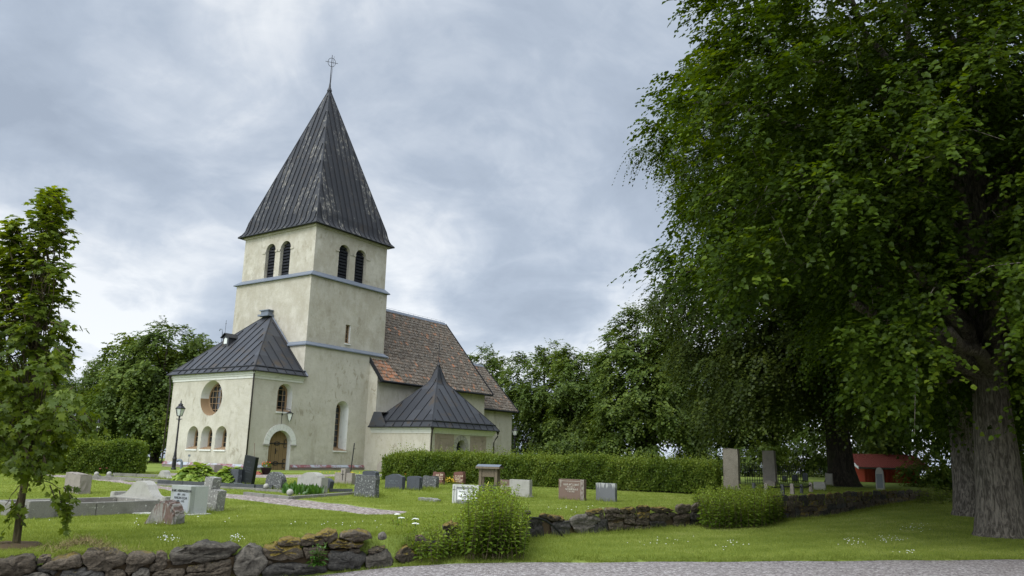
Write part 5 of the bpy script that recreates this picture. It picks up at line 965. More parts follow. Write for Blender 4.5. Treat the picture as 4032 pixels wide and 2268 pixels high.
def build_wall():
    mt = {'s': 'wall_stone', 'm': 'wall_stone', 'M': 'wall_moss', 'g': 'wall_grey', 'd': 'wall_dark'}; r = random.Random(5)
    def wall(label, lists, p0): 
        root = tag(empty('dry_stone_wall', wallpt(*p0)*np.array([1, 1, 0])), label, 'stone wall', 'stretches of the mossy dry stone wall')
        for pts, f in lists:
            for q, m_ in pts: wall_stone(f(q), root, M[mt[m_]], rnd=r, deep=.55 if m_ in 'gd' else .45)
        return root
    w1 = wall('nearest stretch of mossy dry stone wall with big slabs, beside the gravel road', [(NEAR1, fz((0, 2000), 2.576)), (NEAR2, fz((900, 2020), 3.22)), (NEAR3, fz((900, 1600), 2.169))], (600, 2200))
    w2 = wall('middle stretch of mossy dry stone wall between the two weed clumps', [(MID, fz((1800, 1600), 2.169))], (2400, 2060))
    # far stretch: thin rough courses
    root = tag(empty('dry_stone_wall', wallpt(3300, 1990)*np.array([1, 1, 0])), 'far shaded stretch of dry stone wall running towards the red shed', 'stone wall', 'stretches of the mossy dry stone wall')
    bx, by, ty = [3040, 3160, 3260, 3400, 3600, 3640], [2042, 2040, 2033, 2003, 1980, 1975], [1953, 1950, 1945, 1936, 1932, 1935]
    n = 4; cnt = 0
    for i in range(n):
        x = 3045 + r.uniform(-20, 0)
        while x < 3630 and cnt < 100:
            wd = r.uniform(18, 44); f0, f1 = i/n, (i+1)/n; y = lambda xx, f: np.interp(xx, bx, by)*(1-f) + np.interp(xx, bx, ty)*f + r.uniform(-3, 3)
            wall_stone([(x+1, y(x, f0)), (x+wd-1, y(x+wd, f0)), (x+wd-1, y(x+wd, f1)), (x+wd*.5, y(x+wd*.5, f1)-2), (x+1, y(x, f1))], root, M[r.choice(('wall_moss', 'wall_stone', 'wall_dark', 'wall_moss'))], rnd=r, deep=.4); x += wd; cnt += 1
    # dark earth core behind the faces
    for nm, (i0, t0, i1, t1), zt, rt in (('core', (1, .62, 3, .35), -.14, w1), ('core', (5, .02, 6, .2), -.1, w2), ('core', (6, .68, 8, .05), -.02, root)):
        pts = [WALL[i0]*(1-t0)+WALL[i0+1]*t0] + [WALL[k] for k in range(i0+1, i1+1)] + [WALL[i1]*(1-t1)+WALL[i1+1]*t1]; mb = MB()
        for a, b in zip(pts[:-1], pts[1:]):
            e = (b-a)/np.linalg.norm(b-a); nn = np.array([-e[1], e[0]]); T = lambda p: (a[0]+e[0]*p[0]+nn[0]*p[1]-rt.location.x, a[1]+e[1]*p[0]+nn[1]*p[1]-rt.location.y, p[2]); mb.box((0, .06, -.7), (np.linalg.norm(b-a), .5, zt), 0, T)
        mb.build('core', [M['soil']], rt)
build_furniture(); build_wall()
#==PART4==
# ------------------------------------------------------------------ trees
def inpoly(P, poly):
    x, y = P[:, 0], P[:, 1]; c = np.zeros(len(P), bool); n = len(poly)
    for i in range(n):
        (x0, y0), (x1, y1) = poly[i], poly[i-1]
        if y0 == y1: continue
        c ^= ((y0 > y) != (y1 > y)) & (x < (x1-x0)*(y-y0)/(y1-y0) + x0)
    return c
def crown_points(g, cen, rad, n, r, poly=None, zmin=0., shell=.5, margin=.6):
    out = []; tot = 0
    for _ in range(60):
        d = g.normal(size=(4000, 3)); d /= np.linalg.norm(d, axis=1)[:, None]; q = np.array(cen) + d*np.array(rad)*(g.random((4000, 1))**shell); q = q[q[:, 2] > zmin]
        if poly is not None:
            ok = np.ones(len(q), bool)
            for a, b in ((0, 0), (-1, 0), (1, 0), (0, 1), (0, -1)): ok &= inpoly(proj(q + np.array([a, 0, b])*r*margin)[:, :2], poly)
            q = q[ok]
        out.append(q); tot += len(q)
        if tot >= n: break
    q = np.concatenate(out); return q[:n]
def sprays(g, C, R, axis, ntw, L, q, tpl, size, droop=.5, tipdown=.5, flat=.9, clump=.45):
    n = len(C); ci = np.repeat(np.arange(n), ntw); m = len(ci); d = g.normal(size=(m, 3)); d /= np.linalg.norm(d, axis=1)[:, None]; R = np.broadcast_to(np.asarray(R, float).reshape(-1, 1) if np.ndim(R) else np.full((n, 1), R), (n, 1))
    A = C[ci] + d*R[ci]*(g.random((m, 1))**.5)*np.array([1, 1, .7]); out = A - axis; out[:, 2] *= .35; out /= (np.linalg.norm(out, axis=1)[:, None]+1e-6)
    D = out*.75 + g.normal(size=(m, 3))*.5 + np.array([0, 0, -.15]); D /= np.linalg.norm(D, axis=1)[:, None]; Lk = L*g.uniform(.5, 1.3, m)
    ti = np.repeat(np.arange(m), q); t = np.tile((np.arange(q)+.6)/q, m); sd = np.where(np.tile(np.arange(q) % 2, m) > 0, 1., -1.)
    P = A[ti] + D[ti]*(Lk[ti]*t)[:, None] + np.array([0, 0, -1.])*(droop*Lk[ti]*t*t)[:, None] + g.normal(size=(len(ti), 3))*.02
    S = np.cross(D, [0, 0, 1.]); S /= (np.linalg.norm(S, axis=1)[:, None]+1e-6)
    tip = D[ti]*.6 + S[ti]*(sd*.75)[:, None] + np.array([0, 0, -tipdown]) + g.normal(size=(len(ti), 3))*.17; nr = np.array([0, 0, flat]) + out[ti]*.6 + g.normal(size=(m, 3))[ti]*.22 + g.normal(size=(len(ti), 3))*.2
    cr = g.random(n); jr = np.clip((1-clump)*g.random(len(ti)) + clump*cr[ci[ti]] + .0, 0, 1); return leaf_mesh(P, tip, nr, size*g.uniform(.65, 1.25, len(ti)), tpl, g, jr), (A, D, Lk)
def tree(label, base, trunk, rad, C, R, ntw, L, q, tpl, size, leaf, bark, droop=.5, seed=1, limbs=16, group=None, cat='tree', name='tree', nt=10, twigs=False, limb_r=.12, tipdown=.5, clump=.45):
    g = np.random.default_rng(seed); base = np.array(base, float); root = tag(empty(name, base), label, cat, group); T = np.array(trunk, float); mb = MB(); mb.tube([p-base for p in T], rad, nt, cap=False)
    ax = np.array([T[:, 0].mean(), T[:, 1].mean(), C[:, 2].mean()])
    for k in g.permutation(len(C))[:limbs]:
        c = C[k]; zt = T[0, 2] + max((T[-1, 2]-T[0, 2])*.18, (c[2]-T[0, 2])*g.uniform(.45, .8)); zt = min(zt, T[-1, 2]-.1); f = lambda zz: np.array([np.interp(zz, T[:, 2], T[:, i]) for i in range(3)]); s = f(zt); rr = np.interp(zt, T[:, 2], rad)*.55; dd = np.linalg.norm(c-s); r0 = min(rr, limb_r*(.4+dd*.12))
        mid = s*.5 + c*.5 + np.array([0, 0, .12*dd]) + g.normal(size=3)*.06*dd; pts = [(s*(1-t)**2 + 2*mid*t*(1-t) + c*t*t) + g.normal(size=3)*.015*dd*(0 < t < 1) - base for t in np.linspace(0, 1, 9)]; mb.tube(pts, list(np.linspace(r0, r0*.16+.004, 9)), 6, cap=False)
    (V, F, rn), (A, D, Lk) = sprays(g, C, R, ax, ntw, L, q, tpl, size, droop, tipdown, clump=clump)
    if twigs:
        for k in g.permutation(len(A))[:twigs]: mb.tube([A[k]-D[k]*.1-base, A[k]+D[k]*Lk[k]*.5-np.array([0, 0, droop*Lk[k]*.25])-base, A[k]+D[k]*Lk[k]-np.array([0, 0, droop*Lk[k]])-base], [.012, .008, .004], 4, cap=False)
    mb.build('trunk', [bark], root, True); np_mesh('crown', V - base, F, leaf, root, rn); return root
def ptY(px, py, Y): return hit_plane((0, Y, 0), (0, 1, 0), px, py)
LIME = [(2680,-500),(2640,60),(2610,170),(2570,330),(2490,500),(2530,600),(2680,690),(2640,850),(2560,950),(2545,1010),(2620,1180),(2660,1300),(2720,1230),(2790,1200),(2860,1320),(2885,1470),(2930,1440),(3000,1280),(3080,1080),(3170,1150),(3230,1290),(3320,1440),(3290,1580),(3215,1720),(3290,1690),(3360,1620),(3500,1610),(3640,1640),(3720,1720),(3800,1640),(3850,1700),(4032,1720),(5200,1700),(5200,-1500),(2700,-1500)]
BEECH = [(2720,-600),(2690,200),(2600,520),(2440,570),(2500,640),(2560,720),(2570,790),(2680,830),(2740,900),(2700,1000),(2560,1060),(2490,1150),(2500,1220),(2590,1330),(2600,1450),(2680,1600),(2730,1750),(2790,1760),(2860,1720),(3000,1690),(3280,1690),(3400,1660),(3900,1500),(4200,-600)]
def build_trees():
    G = 'big old trees along the right side of the churchyard'
    g = np.random.default_rng(11)
    # front lime
    b = np.array([14.9, 24.1, -.5]); tp = [b + (0, 0, -.2), b + (0, 0, .15)] + [ptY(x, y, 24.1) for x, y in ((3940, 2000), (3925, 1800), (3905, 1600), (3875, 1200), (3852, 900), (3832, 600), (3800, 200), (3790, -300), (3790, -900))]
    C1 = crown_points(g, (13.9, 22.2, 11.2), (12, 7.8, 12.2), 1700, .75, LIME, .9, .42, .85)
    C2 = crown_points(g, (13.1, 18.8, 7.3), (11, 3.5, 6.6), 300, .6, LIME, 1.4, .6)
    C = np.concatenate([C1, C2]); pr = proj(C); keep = ~((np.abs(pr[:, 0]-np.interp(pr[:, 1], [600, 1200, 1800], [3835, 3880, 3925])) < 120) & (pr[:, 1] > 560) & (pr[:, 1] < 1800) & (C[:, 1] < 24.4) & (g.random(len(C)) < np.where(np.abs(pr[:, 1]-1080) < 70, .5, .94))); C = C[keep]
    tree('huge lime tree nearest the road, thick furrowed trunk at the right edge', b, tp, [.95, .74, .66, .6, .52, .42, .36, .31, .26, .2, .1], C, .46, 13, 1.0, 12, HEART, .13, M['lime_leaf'], M['bark'], .42, 21, 46, G, 'tree', 'lime_tree', 18, 900, .26, .32)
    # second lime behind it
    b = np.array([18.6, 32.0, -.4]); tp = [b + (0, 0, -.2), b + (0, 0, .3)] + [b + (.05*k, .1*k, k) for k in (1, 2, 4, 7, 11, 16)]
    P2 = [(2900,-900),(2900,900),(3050,1250),(3250,1600),(3320,1640),(3500,1650),(3650,1670),(3850,1740),(5200,1800),(5200,-900)]
    C = crown_points(g, (18, 31, 9.8), (10.5, 6, 9.5), 520, .9, P2, 1.6, .45)
    tree('second lime tree whose mossy trunk stands just behind the big furrowed one', b, tp, [.8, .62, .55, .5, .45, .4, .3, .12], C, .65, 16, 1.1, 11, HEART, .14, M['lime_leaf'], M['bark'], .7, 22, 24, G, 'tree', 'lime_tree', 14, 0, .22)
    # fine leaved tree with the dark trunk
    b = np.array([19.2, 45.4, .25]); tp = [b + (0, 0, -.3), b + (0, 0, .3), b + (0, 0, 1), b + (-.1, 0, 3), b + (-.2, 0, 6), b + (-.5, 0, 10), b + (-.4, 0, 15), b + (-.2, 0, 21)]
    C = crown_points(g, (17.3, 42, 13), (13, 9, 14.5), 1350, 1.1, BEECH, 2.1, .45, .8)
    tree('tall fine leaved olive green tree with a broad dark trunk behind the chain posts', b, tp, [1.35, .95, .74, .66, .62, .5, .36, .12], C, .7, 19, 1.2, 14, DIAMOND, .165, M['beech_leaf'], M['bark_dark'], .8, 23, 30, G, 'tree', 'beech_tree', 14, 0, .3)
    # shaded trees behind on the right
    for k, (px, Y, zc, rx, rz, n, lab) in enumerate(((3450, 62, 9.5, 8, 8, 170, 'dark leafy tree rising right behind the red shed'), (4000, 52, 9, 9, 8.5, 190, 'dark leafy tree behind the two lime trunks at the right edge'), (3050, 78, 8.5, 7, 7, 130, 'shaded tree far behind the tapering stele'), (4700, 40, 9, 8, 9, 120, 'dark tree beyond the right edge behind the lime'))):
        b = at_depth(px, Y) - (0, 0, .3); C = crown_points(g, (b[0], Y, zc), (rx, 6, rz), n, 1.2, None, 2.2, .45)
        tree(lab, b, [b, b+(0, 0, 2), b+(.2, 0, 5), b+(.1, .1, 9), b+(0, 0, 14)], [.5, .4, .35, .25, .08], C, 1.3, 24, 1.2, 9, DIAMOND, .3, M['maple_leaf'], M['bark_dark'], .5, 40+k, 14, 'shaded trees behind the right side', 'tree', 'maple_tree', 8, 0, .2)
    for k, (px, Y, rx, rz, n, lab) in enumerate(((3700, 47, 2.2, 1.3, 40, 'round green shrub just right of the red shed'), (3870, 50, 3.0, 1.7, 60, 'dark shrub behind the two lime trunks'), (4130, 45, 3.0, 1.8, 50, 'dark shrub beyond the biggest lime trunk at the right edge'), (2960, 66, 3.6, 1.6, 60, 'dark shrub behind the iron fence on its left'), (3190, 70, 3.2, 1.9, 60, 'dark shrub behind the low wide grey headstone'), (2740, 74, 3.2, 1.2, 40, 'dark shrub behind the hedge end'), (3330, 74, 3.0, 1.8, 50, 'dark shrub behind the broad dark trunk'))):
        b = at_depth(px, Y, gz_yard if Y > 60 else gz_lawn); C = crown_points(g, (b[0], Y, b[2]+rz*.8), (rx, 1.8, rz), n, .5, None, b[2]+.2, .6)
        tree(lab, b, [b-(0, 0, .1), b+(0, 0, .5), b+(.05, 0, 1.2)], [.08, .06, .03], C, .55, 20, .6, 9, DIAMOND, .16, M['hedge_leaf'] if k == 0 else M['maple_leaf'], M['bark_dark'], .4, 90+k, 12, 'shrubs under the old trees', 'shrub', 'shrub', 6, 0, .05)
    # maples round the churchyard
    GM = 'maples round the churchyard'
    BG = [((400,1370),(450,1320),(520,1290),(620,1262),(650,1240),(700,1275),(760,1285),(800,1330),(830,1335),(860,1310),(900,1500),(900,1850),(350,1850),(330,1600),(420,1480)),
          ((300,1440),(380,1400),(440,1390),(480,1500),(480,1840),(280,1840)), ((-500,1250),(60,1320),(180,1360),(250,1390),(300,1440),(330,1820),(-500,1850)),
          ((1838,1390),(1855,1350),(1905,1340),(1960,1385),(2000,1400),(2040,1840),(1860,1840)), ((1975,1420),(2050,1375),(2110,1370),(2190,1305),(2240,1345),(2300,1400),(2330,1840),(1950,1840)),
          ((2190,1350),(2260,1350),(2350,1370),(2400,1390),(2440,1840),(2150,1840)), ((2350,1400),(2375,1290),(2440,1240),(2500,1190),(2600,1200),(2720,1300),(2800,1700),(2810,1840),(2330,1840)), ((2660,1300),(2900,1250),(3150,1300),(3200,1800),(2680,1810))]
    spec = [(610, 66, 6.0, 7.4, 5.6, 165, 'broad maple left of the church with an open rounded crown', 20), (380, 88, 5.5, 5, 4.6, 70, 'small maple in the gap between the left maple and the young tree', 14), (60, 76, 6, 9, 6, 130, 'dark maple at the left edge behind the young tree', 14),
            (1930, 98, 7.5, 4.5, 6.6, 75, 'maple peeping out behind the chancel roof', 14), (2140, 88, 6.6, 6.6, 6.4, 150, 'maple with two humps right of the chancel', 15), (2290, 79, 6, 5.4, 5.6, 100, 'lower maple between the taller ones right of the church', 15), (2560, 70, 7.0, 7.0, 6.8, 185, 'tall maple left of the olive tree with bright sky under its crown', 15), (2900, 84, 7, 7, 7, 120, 'dark maple behind the rough stele', 13)]
    for k, ((px, Y, zc, rx, rz, n, lab, tw), poly) in enumerate(zip(spec, BG)):
        b = at_depth(px, Y); C = crown_points(g, (b[0], Y, zc), (rx*1.25, 5, rz*1.25), int(n*1.5), 1.0, list(poly), 1.9, .45, .7)
        tree(lab, b, [b-(0, 0, .2), b+(0, 0, 1.2), b+(.1, 0, 3), b+(-.1, .1, 5.5), b+(0, 0, max(7, C[:, 2].max()-1))], [.42, .34, .3, .2, .05], C, .95, tw+15, 1.05, 9, DIAMOND, .25, M['maple_leaf'], M['bark_dark'], .45, 60+k, 22, GM, 'tree', 'maple_tree', 8, 0, .16)
    # young maple on the left
    b = gp(63, 2152); Y = b[1]; tp = [b - (0, 0, .1)] + [ptY(x, y, Y) for x, y in ((70, 2090), (88, 1950), (112, 1780), (128, 1600), (142, 1400), (158, 1200), (172, 1000), (186, 860), (196, 745))]
    SAP = [(0,940),(10,890),(60,880),(130,890),(150,800),(165,740),(240,740),(255,790),(268,860),(265,1100),(268,1290),(310,1350),(325,1395),(262,1440),(290,1560),(385,1610),(385,1680),(330,1700),(290,1770),(280,1790),(230,1830),(180,1850),(100,1850),(0,1850),(-420,1880),(-420,1100)]
    C1 = crown_points(g, b + (-.1, 0, 2.6), (1.6, 1.0, 3.4), 250, .2, SAP, 1.35, .7, .7); C2 = crown_points(g, b + (-.2, -.1, 1.75), (1.9, 1.2, 1.0), 130, .2, SAP, 1.35, .7, 1.)
    X = np.array([ptY(x, y, Y-.15) for x, y in ((258, 1965), (262, 1995), (240, 1925), (290, 1640), (350, 1650), (200, 780), (225, 860), (180, 900), (60, 905), (110, 880), (60, 2000), (20, 1990))]); 
    def leader(y0, y1, n, cx, hw, dp):
        out = []
        for k in range(n): y = y0 + (y1-y0)*(k+g.random())/n; out.append(ptY(cx(y) + g.uniform(-1, 1)*hw(y), y, Y + g.normal()*dp))
        return np.array(out)
    L1 = leader(770, 1360, 78, lambda y: 205-(y-745)*.07, lambda y: np.interp(y, [770, 860, 1360], [14, 38, 85]), .3); L2 = leader(900, 1360, 48, lambda y: 62, lambda y: np.interp(y, [900, 980, 1360], [12, 45, 80]), .3); L3 = leader(960, 1360, 34, lambda y: -70, lambda y: 60, .3); L4 = leader(1360, 1830, 112, lambda y: 90, lambda y: 190 if y < 1700 else 160, .55)
    C = np.concatenate([L1, L2, L3, L4, X])
    tree('young maple with a slim trunk and light green leaves at the left edge', b, tp, [.062, .058, .052, .047, .04, .032, .025, .018, .011, .004], C, .15, 5, .25, 7, MAPLE, .098, M['young_leaf'], M['bark_young'], .35, 31, 120, None, 'tree', 'young_maple', 8, 350, .018, .35, .35)
    mb = MB(); mb.lathe([(.001, .05), (.25, .045), (.48, .03), (.6, -.05)], 16); o = mb.build('soil_patch', [M['soil']], smooth_=True, loc=b + (-.15, 0, 0)); roughen(o, .01, 1, 2); tag(o, 'bare soil ring round the foot of the young maple', 'soil')
# ------------------------------------------------------------------ hedges, weeds, flowers
def hedge(label, A, B, depth, hA, hB, n, size, leaf, seed, name='hedge', round_=.35, shoots=2200):
    g = np.random.default_rng(seed); A = np.array(A, float); B = np.array(B, float); d = B-A; L = np.linalg.norm(d[:2]); e = d/L; nn = np.array([-e[1], e[0], 0]); nn = nn if nn[1] > 0 else -nn; root = tag(empty(name, A), label, 'hedge')
    s = g.random(n)*L; w = g.random(n); face = g.random(n); h = hA + (hB-hA)*s/L; h = h*(1 + .045*np.sin(s*.9+seed) + .035*np.sin(s*2.1+seed) + .03*np.sin(s*5.3))
    # cross-section: front, top, back with rounded shoulders
    a = face*3; dd = np.where(a < 1.25, 0., np.where(a < 2.4, (a-1.25)/1.15*depth, depth)); zz = np.where(a < 1.25, a/1.25*h, np.where(a < 2.4, h, h*(3-a)/.6))
    sh = np.minimum(1, np.minimum(dd, depth-dd)/round_); top = zz >= h-1e-6; zz = np.where(top, zz - .16*(1-sh)**2, zz); dd = dd + np.where(dd < .01, .14*np.clip((zz-h*.75)/(h*.25), 0, 1)**2, 0)
    en = g.random(n) < .09; s2 = np.where(en, np.where(g.random(n) < .5, 0., L), s); dd = np.where(en, w*depth, dd); zz = np.where(en, g.random(n)*h, zz); er = np.minimum(1, np.minimum(s2, L-s2)/.6); zz = zz*(1-.16*(1-er)**2)
    bump = .09*np.sin(s2*3.3+zz*4)+.07*np.sin(s2*8.1-zz*6); P = e*s2[:, None] + nn*(dd + bump*np.where(dd < depth/2, 1, -1)*.7)[:, None] + EZ*zz[:, None] + g.normal(size=(n, 3))*.055; P[:, 2] = np.maximum(P[:, 2], .02)
    out = np.where((top & ~en)[:, None], EZ, np.where((dd < depth/2)[:, None], -nn, nn)); tip = out*.6 + EZ*.55 + g.normal(size=(n, 3))*.6; nr = out + EZ*.4 + g.normal(size=(n, 3))*.5
    jr = np.clip(.15*np.sin(s2*1.7) + g.random(n)*.75 + .1 + .16*(zz/h > .86), 0, 1)
    V1, F1, r1 = leaf_mesh(P, tip, nr, size*g.uniform(.7, 1.3, n), DIAMOND, g, jr)
    # fresh shoots standing up from the top
    m = shoots; s = g.random(m)*L; hh = hA + (hB-hA)*s/L; q = 6; base = e*s[:, None] + nn*(g.random(m)*depth)[:, None] + EZ*(hh-.08)[:, None]; ln = np.abs(g.normal(size=m))*.15+.06; di = np.array([0, 0, 1.]) + g.normal(size=(m, 3))*.22; ti = np.repeat(np.arange(m), q); t = np.tile((np.arange(q)+.5)/q, m)
    P2 = base[ti] + di[ti]*(ln[ti]*t*1.4)[:, None]; tip = di[ti]*.6 + g.normal(size=(m*q, 3))*.7; V2, F2, r2 = leaf_mesh(P2, tip, g.normal(size=(m*q, 3))+EZ*.4, size*g.uniform(.6, 1., m*q), DIAMOND, g, np.clip(g.random(m*q)*.5+.5, 0, 1))
    np_mesh('foliage', np.concatenate([V1, V2]), np.concatenate([F1, F2+len(V1)]), leaf, root, np.concatenate([r1, r2])); mb = MB(); k = .16; mb.prism([(0, 0), (depth-2*k, 0), (depth-2*k, hA-k), (depth-2*k-.2, hA-k-.05), (.2, hA-k-.05), (0, hA-k-.35)], .3, L-.3, 0, lambda p: e*p[1] + nn*(p[0]+k) + EZ*p[2]*(1 + (hB/hA-1)*p[1]/L)); mb.build('light_block', [M['hedge_core']], root); return root  # solid dark core added within the foliage so no light passes through
def weeds(label, pts, hs, leaf, seed, size=.085, step=.075, name='nettle_clump', cat='weeds', lean=.12):
    """pts: stem feet; every stem carries crossed pairs of pointed leaves"""
    g = np.random.default_rng(seed); pts = np.array(pts, float); base = pts.mean(0); base[2] = pts[:, 2].min(); root = tag(empty(name, base), label, cat); P, T, N, S, J = [], [], [], [], []; mb = MB()
    for p, h in zip(pts, hs):
        dv = np.array([g.normal()*lean, g.normal()*lean, 1.]); a = g.random()*6.28; n = max(3, int(h/step)); sj = g.random()*.3
        mb.tube([p-base, p-base+dv*h*.97], [.007, .003], 3, cap=False)
        for i in range(n):
            f = (i+.5)/n
            if f < .12: continue
            q = p + dv*h*f
            for k in (0, 1): b = a + k*math.pi; P.append(q); T.append((math.cos(b), math.sin(b), .25-.55*(1-f)+.7*(f > .85))); N.append((g.normal()*.25, g.normal()*.25, 1)); S.append(size*(1.15-.65*f*f)*g.uniform(.8, 1.25)); J.append(min(1, max(0, sj + .15 + .55*f*f + g.normal()*.12)))
            a += math.pi/2 + g.normal()*.2
    V, F, rn = leaf_mesh(np.array(P), np.array(T), np.array(N), np.array(S), LANCE, g, np.array(J)); np_mesh('leaves', V-base, F, leaf, root, rn); mb.build('stems', [M['bark_young']], root); return root
def area_pts(g, poly, n, fn):
    P = np.array(poly, float); lo, hi = P.min(0), P.max(0); out = []
    while len(out) < n:
        q = lo + (hi-lo)*g.random(2)
        if inpoly(q[None], poly)[0]: out.append(gp(q[0], q[1], fn))
    return out
def build_plants():
    A = gp(1506, 1890); B = gp(2812, 1951); k = lambda p, yt, px: hit_plane(p, EB, px, yt)[2]-p[2]
    hedge('long clipped green hedge running across the churchyard in front of the chapel', A, B, 1.7, k(A, 1790, 1506), k(B, 1822, 2812), 95000, .075, M['hedge_leaf'], 5)
    A = gp(-160, 1862); B = gp(548, 1868); hedge('short round ended clipped hedge on the left behind the young maple', A, B, 2.2, k(A, 1728, 0), k(B, 1742, 548), 42000, .085, M['hedge_leaf'], 6, round_=.8, shoots=300)
    g = np.random.default_rng(3); G2 = gz
    pts = area_pts(g, [(1800,2150),(1840,2100),(1950,2080),(2050,2110),(2070,2170),(2060,2200),(1830,2205)], 480, gz_lawn); pr = [proj(p)[0] for p in pts]
    hs = [max(.25, (1.25 if 1850 < x < 2010 else .95 if x >= 2010 else .85)*g.uniform(.65, 1.08)) for x in pr]; weeds('tall light green weed clump growing over the collapsed wall beside the stand', pts, hs, M['nettle_leaf'], 8, .125, .06)
    pts = area_pts(g, [(1530,2150),(1560,2120),(1700,2090),(1800,2090),(1830,2190),(1700,2215),(1600,2210)], 480, gz_lawn); weeds('low dark leafy weeds sprawling over the fallen stones between wall and tall clump', pts, [g.uniform(.3, .6) for _ in pts], M['nettle_leaf'], 9, .115, .06)
    pts = area_pts(g, [(2730,2070),(2760,2030),(2900,2020),(3050,2020),(3090,2055),(3000,2078),(2800,2090)], 620, gz_lawn); weeds('wide dark green nettle clump leaning on the wall between its middle and far stretches', pts, [g.uniform(.72, 1.12) for _ in pts], M['nettle_leaf'], 10, .14, .075)
    pts = area_pts(g, [(3600,1975),(3640,1955),(3760,1955),(3760,1985),(3650,1990)], 130, gz_lawn); weeds('shaded weeds at the far end of the wall under the trees', pts, [g.uniform(.35, .8) for _ in pts], M['nettle_leaf'], 12, .13, .1)
    pts = [wallpt(1265+g.uniform(-25, 25), 2205+g.uniform(-8, 4)) - np.array([0, .3, .05]) for _ in range(26)]; weeds('small leafy plant sprouting from the joint of the nearest wall', pts, [g.uniform(.15, .36) for _ in pts], M['fern_leaf'], 13, .09, .07)
    # hostas
    for px, py, R, H_, lab, sd in ((725, 1902, .95, .72, 'big leafy hosta in the dark kerbed bed, left one', 1), (862, 1908, .78, .66, 'big leafy hosta in the dark kerbed bed, right one by the grey headstone', 2)):
        c = gp(px, py) + EB*.55; g = np.random.default_rng(sd); n = 330; a = g.random(n)*6.283; f = g.random(n)**.55; rr = R*f; z = H_*(1-.72*f**2.2)*g.uniform(.75, 1.05, n); P = np.stack([np.cos(a)*rr*.82, np.sin(a)*rr*.82, z], -1); T = np.stack([np.cos(a), np.sin(a), .35-1.0*f], -1) + g.normal(size=(n, 3))*.18; N = np.stack([np.cos(a)*.6*f, np.sin(a)*.6*f, np.ones(n)], -1) + g.normal(size=(n, 3))*.15
        V, F, rn = leaf_mesh(P, T, N, .27*g.uniform(.7, 1.2, n), HEART, g); o = np_mesh('hosta', V, F, M['hosta_leaf'], None, rn); o.location = Vector(c); tag(o, lab, 'hosta', 'hostas in the kerbed bed')
    g = np.random.default_rng(4); pts = np.array(area_pts(g, [(1105,1942),(1150,1925),(1262,1928),(1268,1948),(1180,1952)], 420, gz_yard)); n = len(pts); T = np.stack([g.normal(size=n)*.35, g.normal(size=n)*.35, np.ones(n)], -1); V, F, rn = leaf_mesh(pts, T, g.normal(size=(n, 3))*np.array([1, 1, .2]), .33*g.uniform(.7, 1.15, n), LANCE, g); o = np_mesh('lily_bed', V - pts[0], F, M['fern_leaf'], None, rn); o.location = Vector(pts[0]); tag(o, 'bed of upright lily leaves before the bowed grey headstone', 'plant bed')
    # cow parsley umbels
    for i, (px, py, by, lab) in enumerate(((1564, 2027, 2075, 'white umbel flower nearest the gravel path tip'), (1580, 2041, 2082, 'smaller white umbel flower below the one at the path tip'), (1635, 2046, 2100, 'white umbel flower above the low weeds, upper of two'), (1636, 2064, 2105, 'white umbel flower above the low weeds, lower of two'))):
        P = gp(px+4, by); q = hit_plane(P, (0, 1, 0), px, py) - P; root = tag(empty('umbel_flower', P), lab, 'flower', 'white umbel flowers near the wall'); mb = MB(); mb.tube([(0, 0, 0), q], .006, 4); mb.build('stem', [M['fern_leaf']], root); mb = MB()
        for k in range(40): a, r = random.random()*6.28, .07*math.sqrt(random.random()); mb.lathe([(.001, 0), (.013, .006), (.001, .012)], 5, 0, q + np.array([r*math.cos(a), r*math.sin(a), .02-r*r*4]))
        mb.build('flower_head', [M['petal']], root)
    for lab, cat, mt, spots, n, r_ in (('small yellow flowers beside the rusty red headstone and along the church foot', 'flowers', M['yellow'], [(1775, 1908, 30), (1795, 1906, 20), (1350, 1868, 90)], 45, .03), ('orange flowers between the dark headstones before the hedge', 'flowers', M['orange'], [(1594, 1893, 8)], 26, .05), ('pink and red flowers at the foot of the leaning dark headstone', 'flowers', M['pink'], [(412, 1866, 22)], 26, .05)):
        mb = MB(); P0 = gp(spots[0][0], spots[0][1])
        for px, py, w_ in spots:
            for k in range(n): P = gp(px+random.gauss(0, w_*.6), py+random.uniform(-3, 1)) - P0 + EZ*random.uniform(.08, .32 if w_ < 60 else .12); mb.lathe([(.001, -r_*.6), (r_, 0), (.001, r_*.6)], 5, 0, P)
        tag(mb.build('flowers', [mt], loc=P0), lab, cat, kind='stuff')
    # daisies
    mb = MB(); sp = [(660, 2130, 45, 26), (930, 2130, 30, 22), (3340, 2140, 60, 20), (3500, 2130, 60, 26), (3600, 2085, 60, 20), (2880, 2150, 60, 14), (2600, 2140, 160, 14), (700, 2060, 400, 14), (1300, 2070, 200, 14), (2350, 2010, 200, 18), (3560, 2180, 60, 10)]
    for px, py, w_, n in sp:
        for k in range(n):
            x, y = px+random.gauss(0, w_*.5), py+random.gauss(0, 9); fn = gz_lawn if px > 2500 and py > 2040 else gz_yard; P = gp(x, y, fn); s = np.linalg.norm(P-CAMP)/FPX; r_ = random.uniform(1.3, 2.6)*s; mb.lathe([(.001, .05), (r_, .055), (r_*.6, .062), (.001, .066)], 6, 0, P)
    tag(mb.build('daisies', [M['petal']]), 'white daisies dotted through the mown grass', 'flowers', kind='stuff')
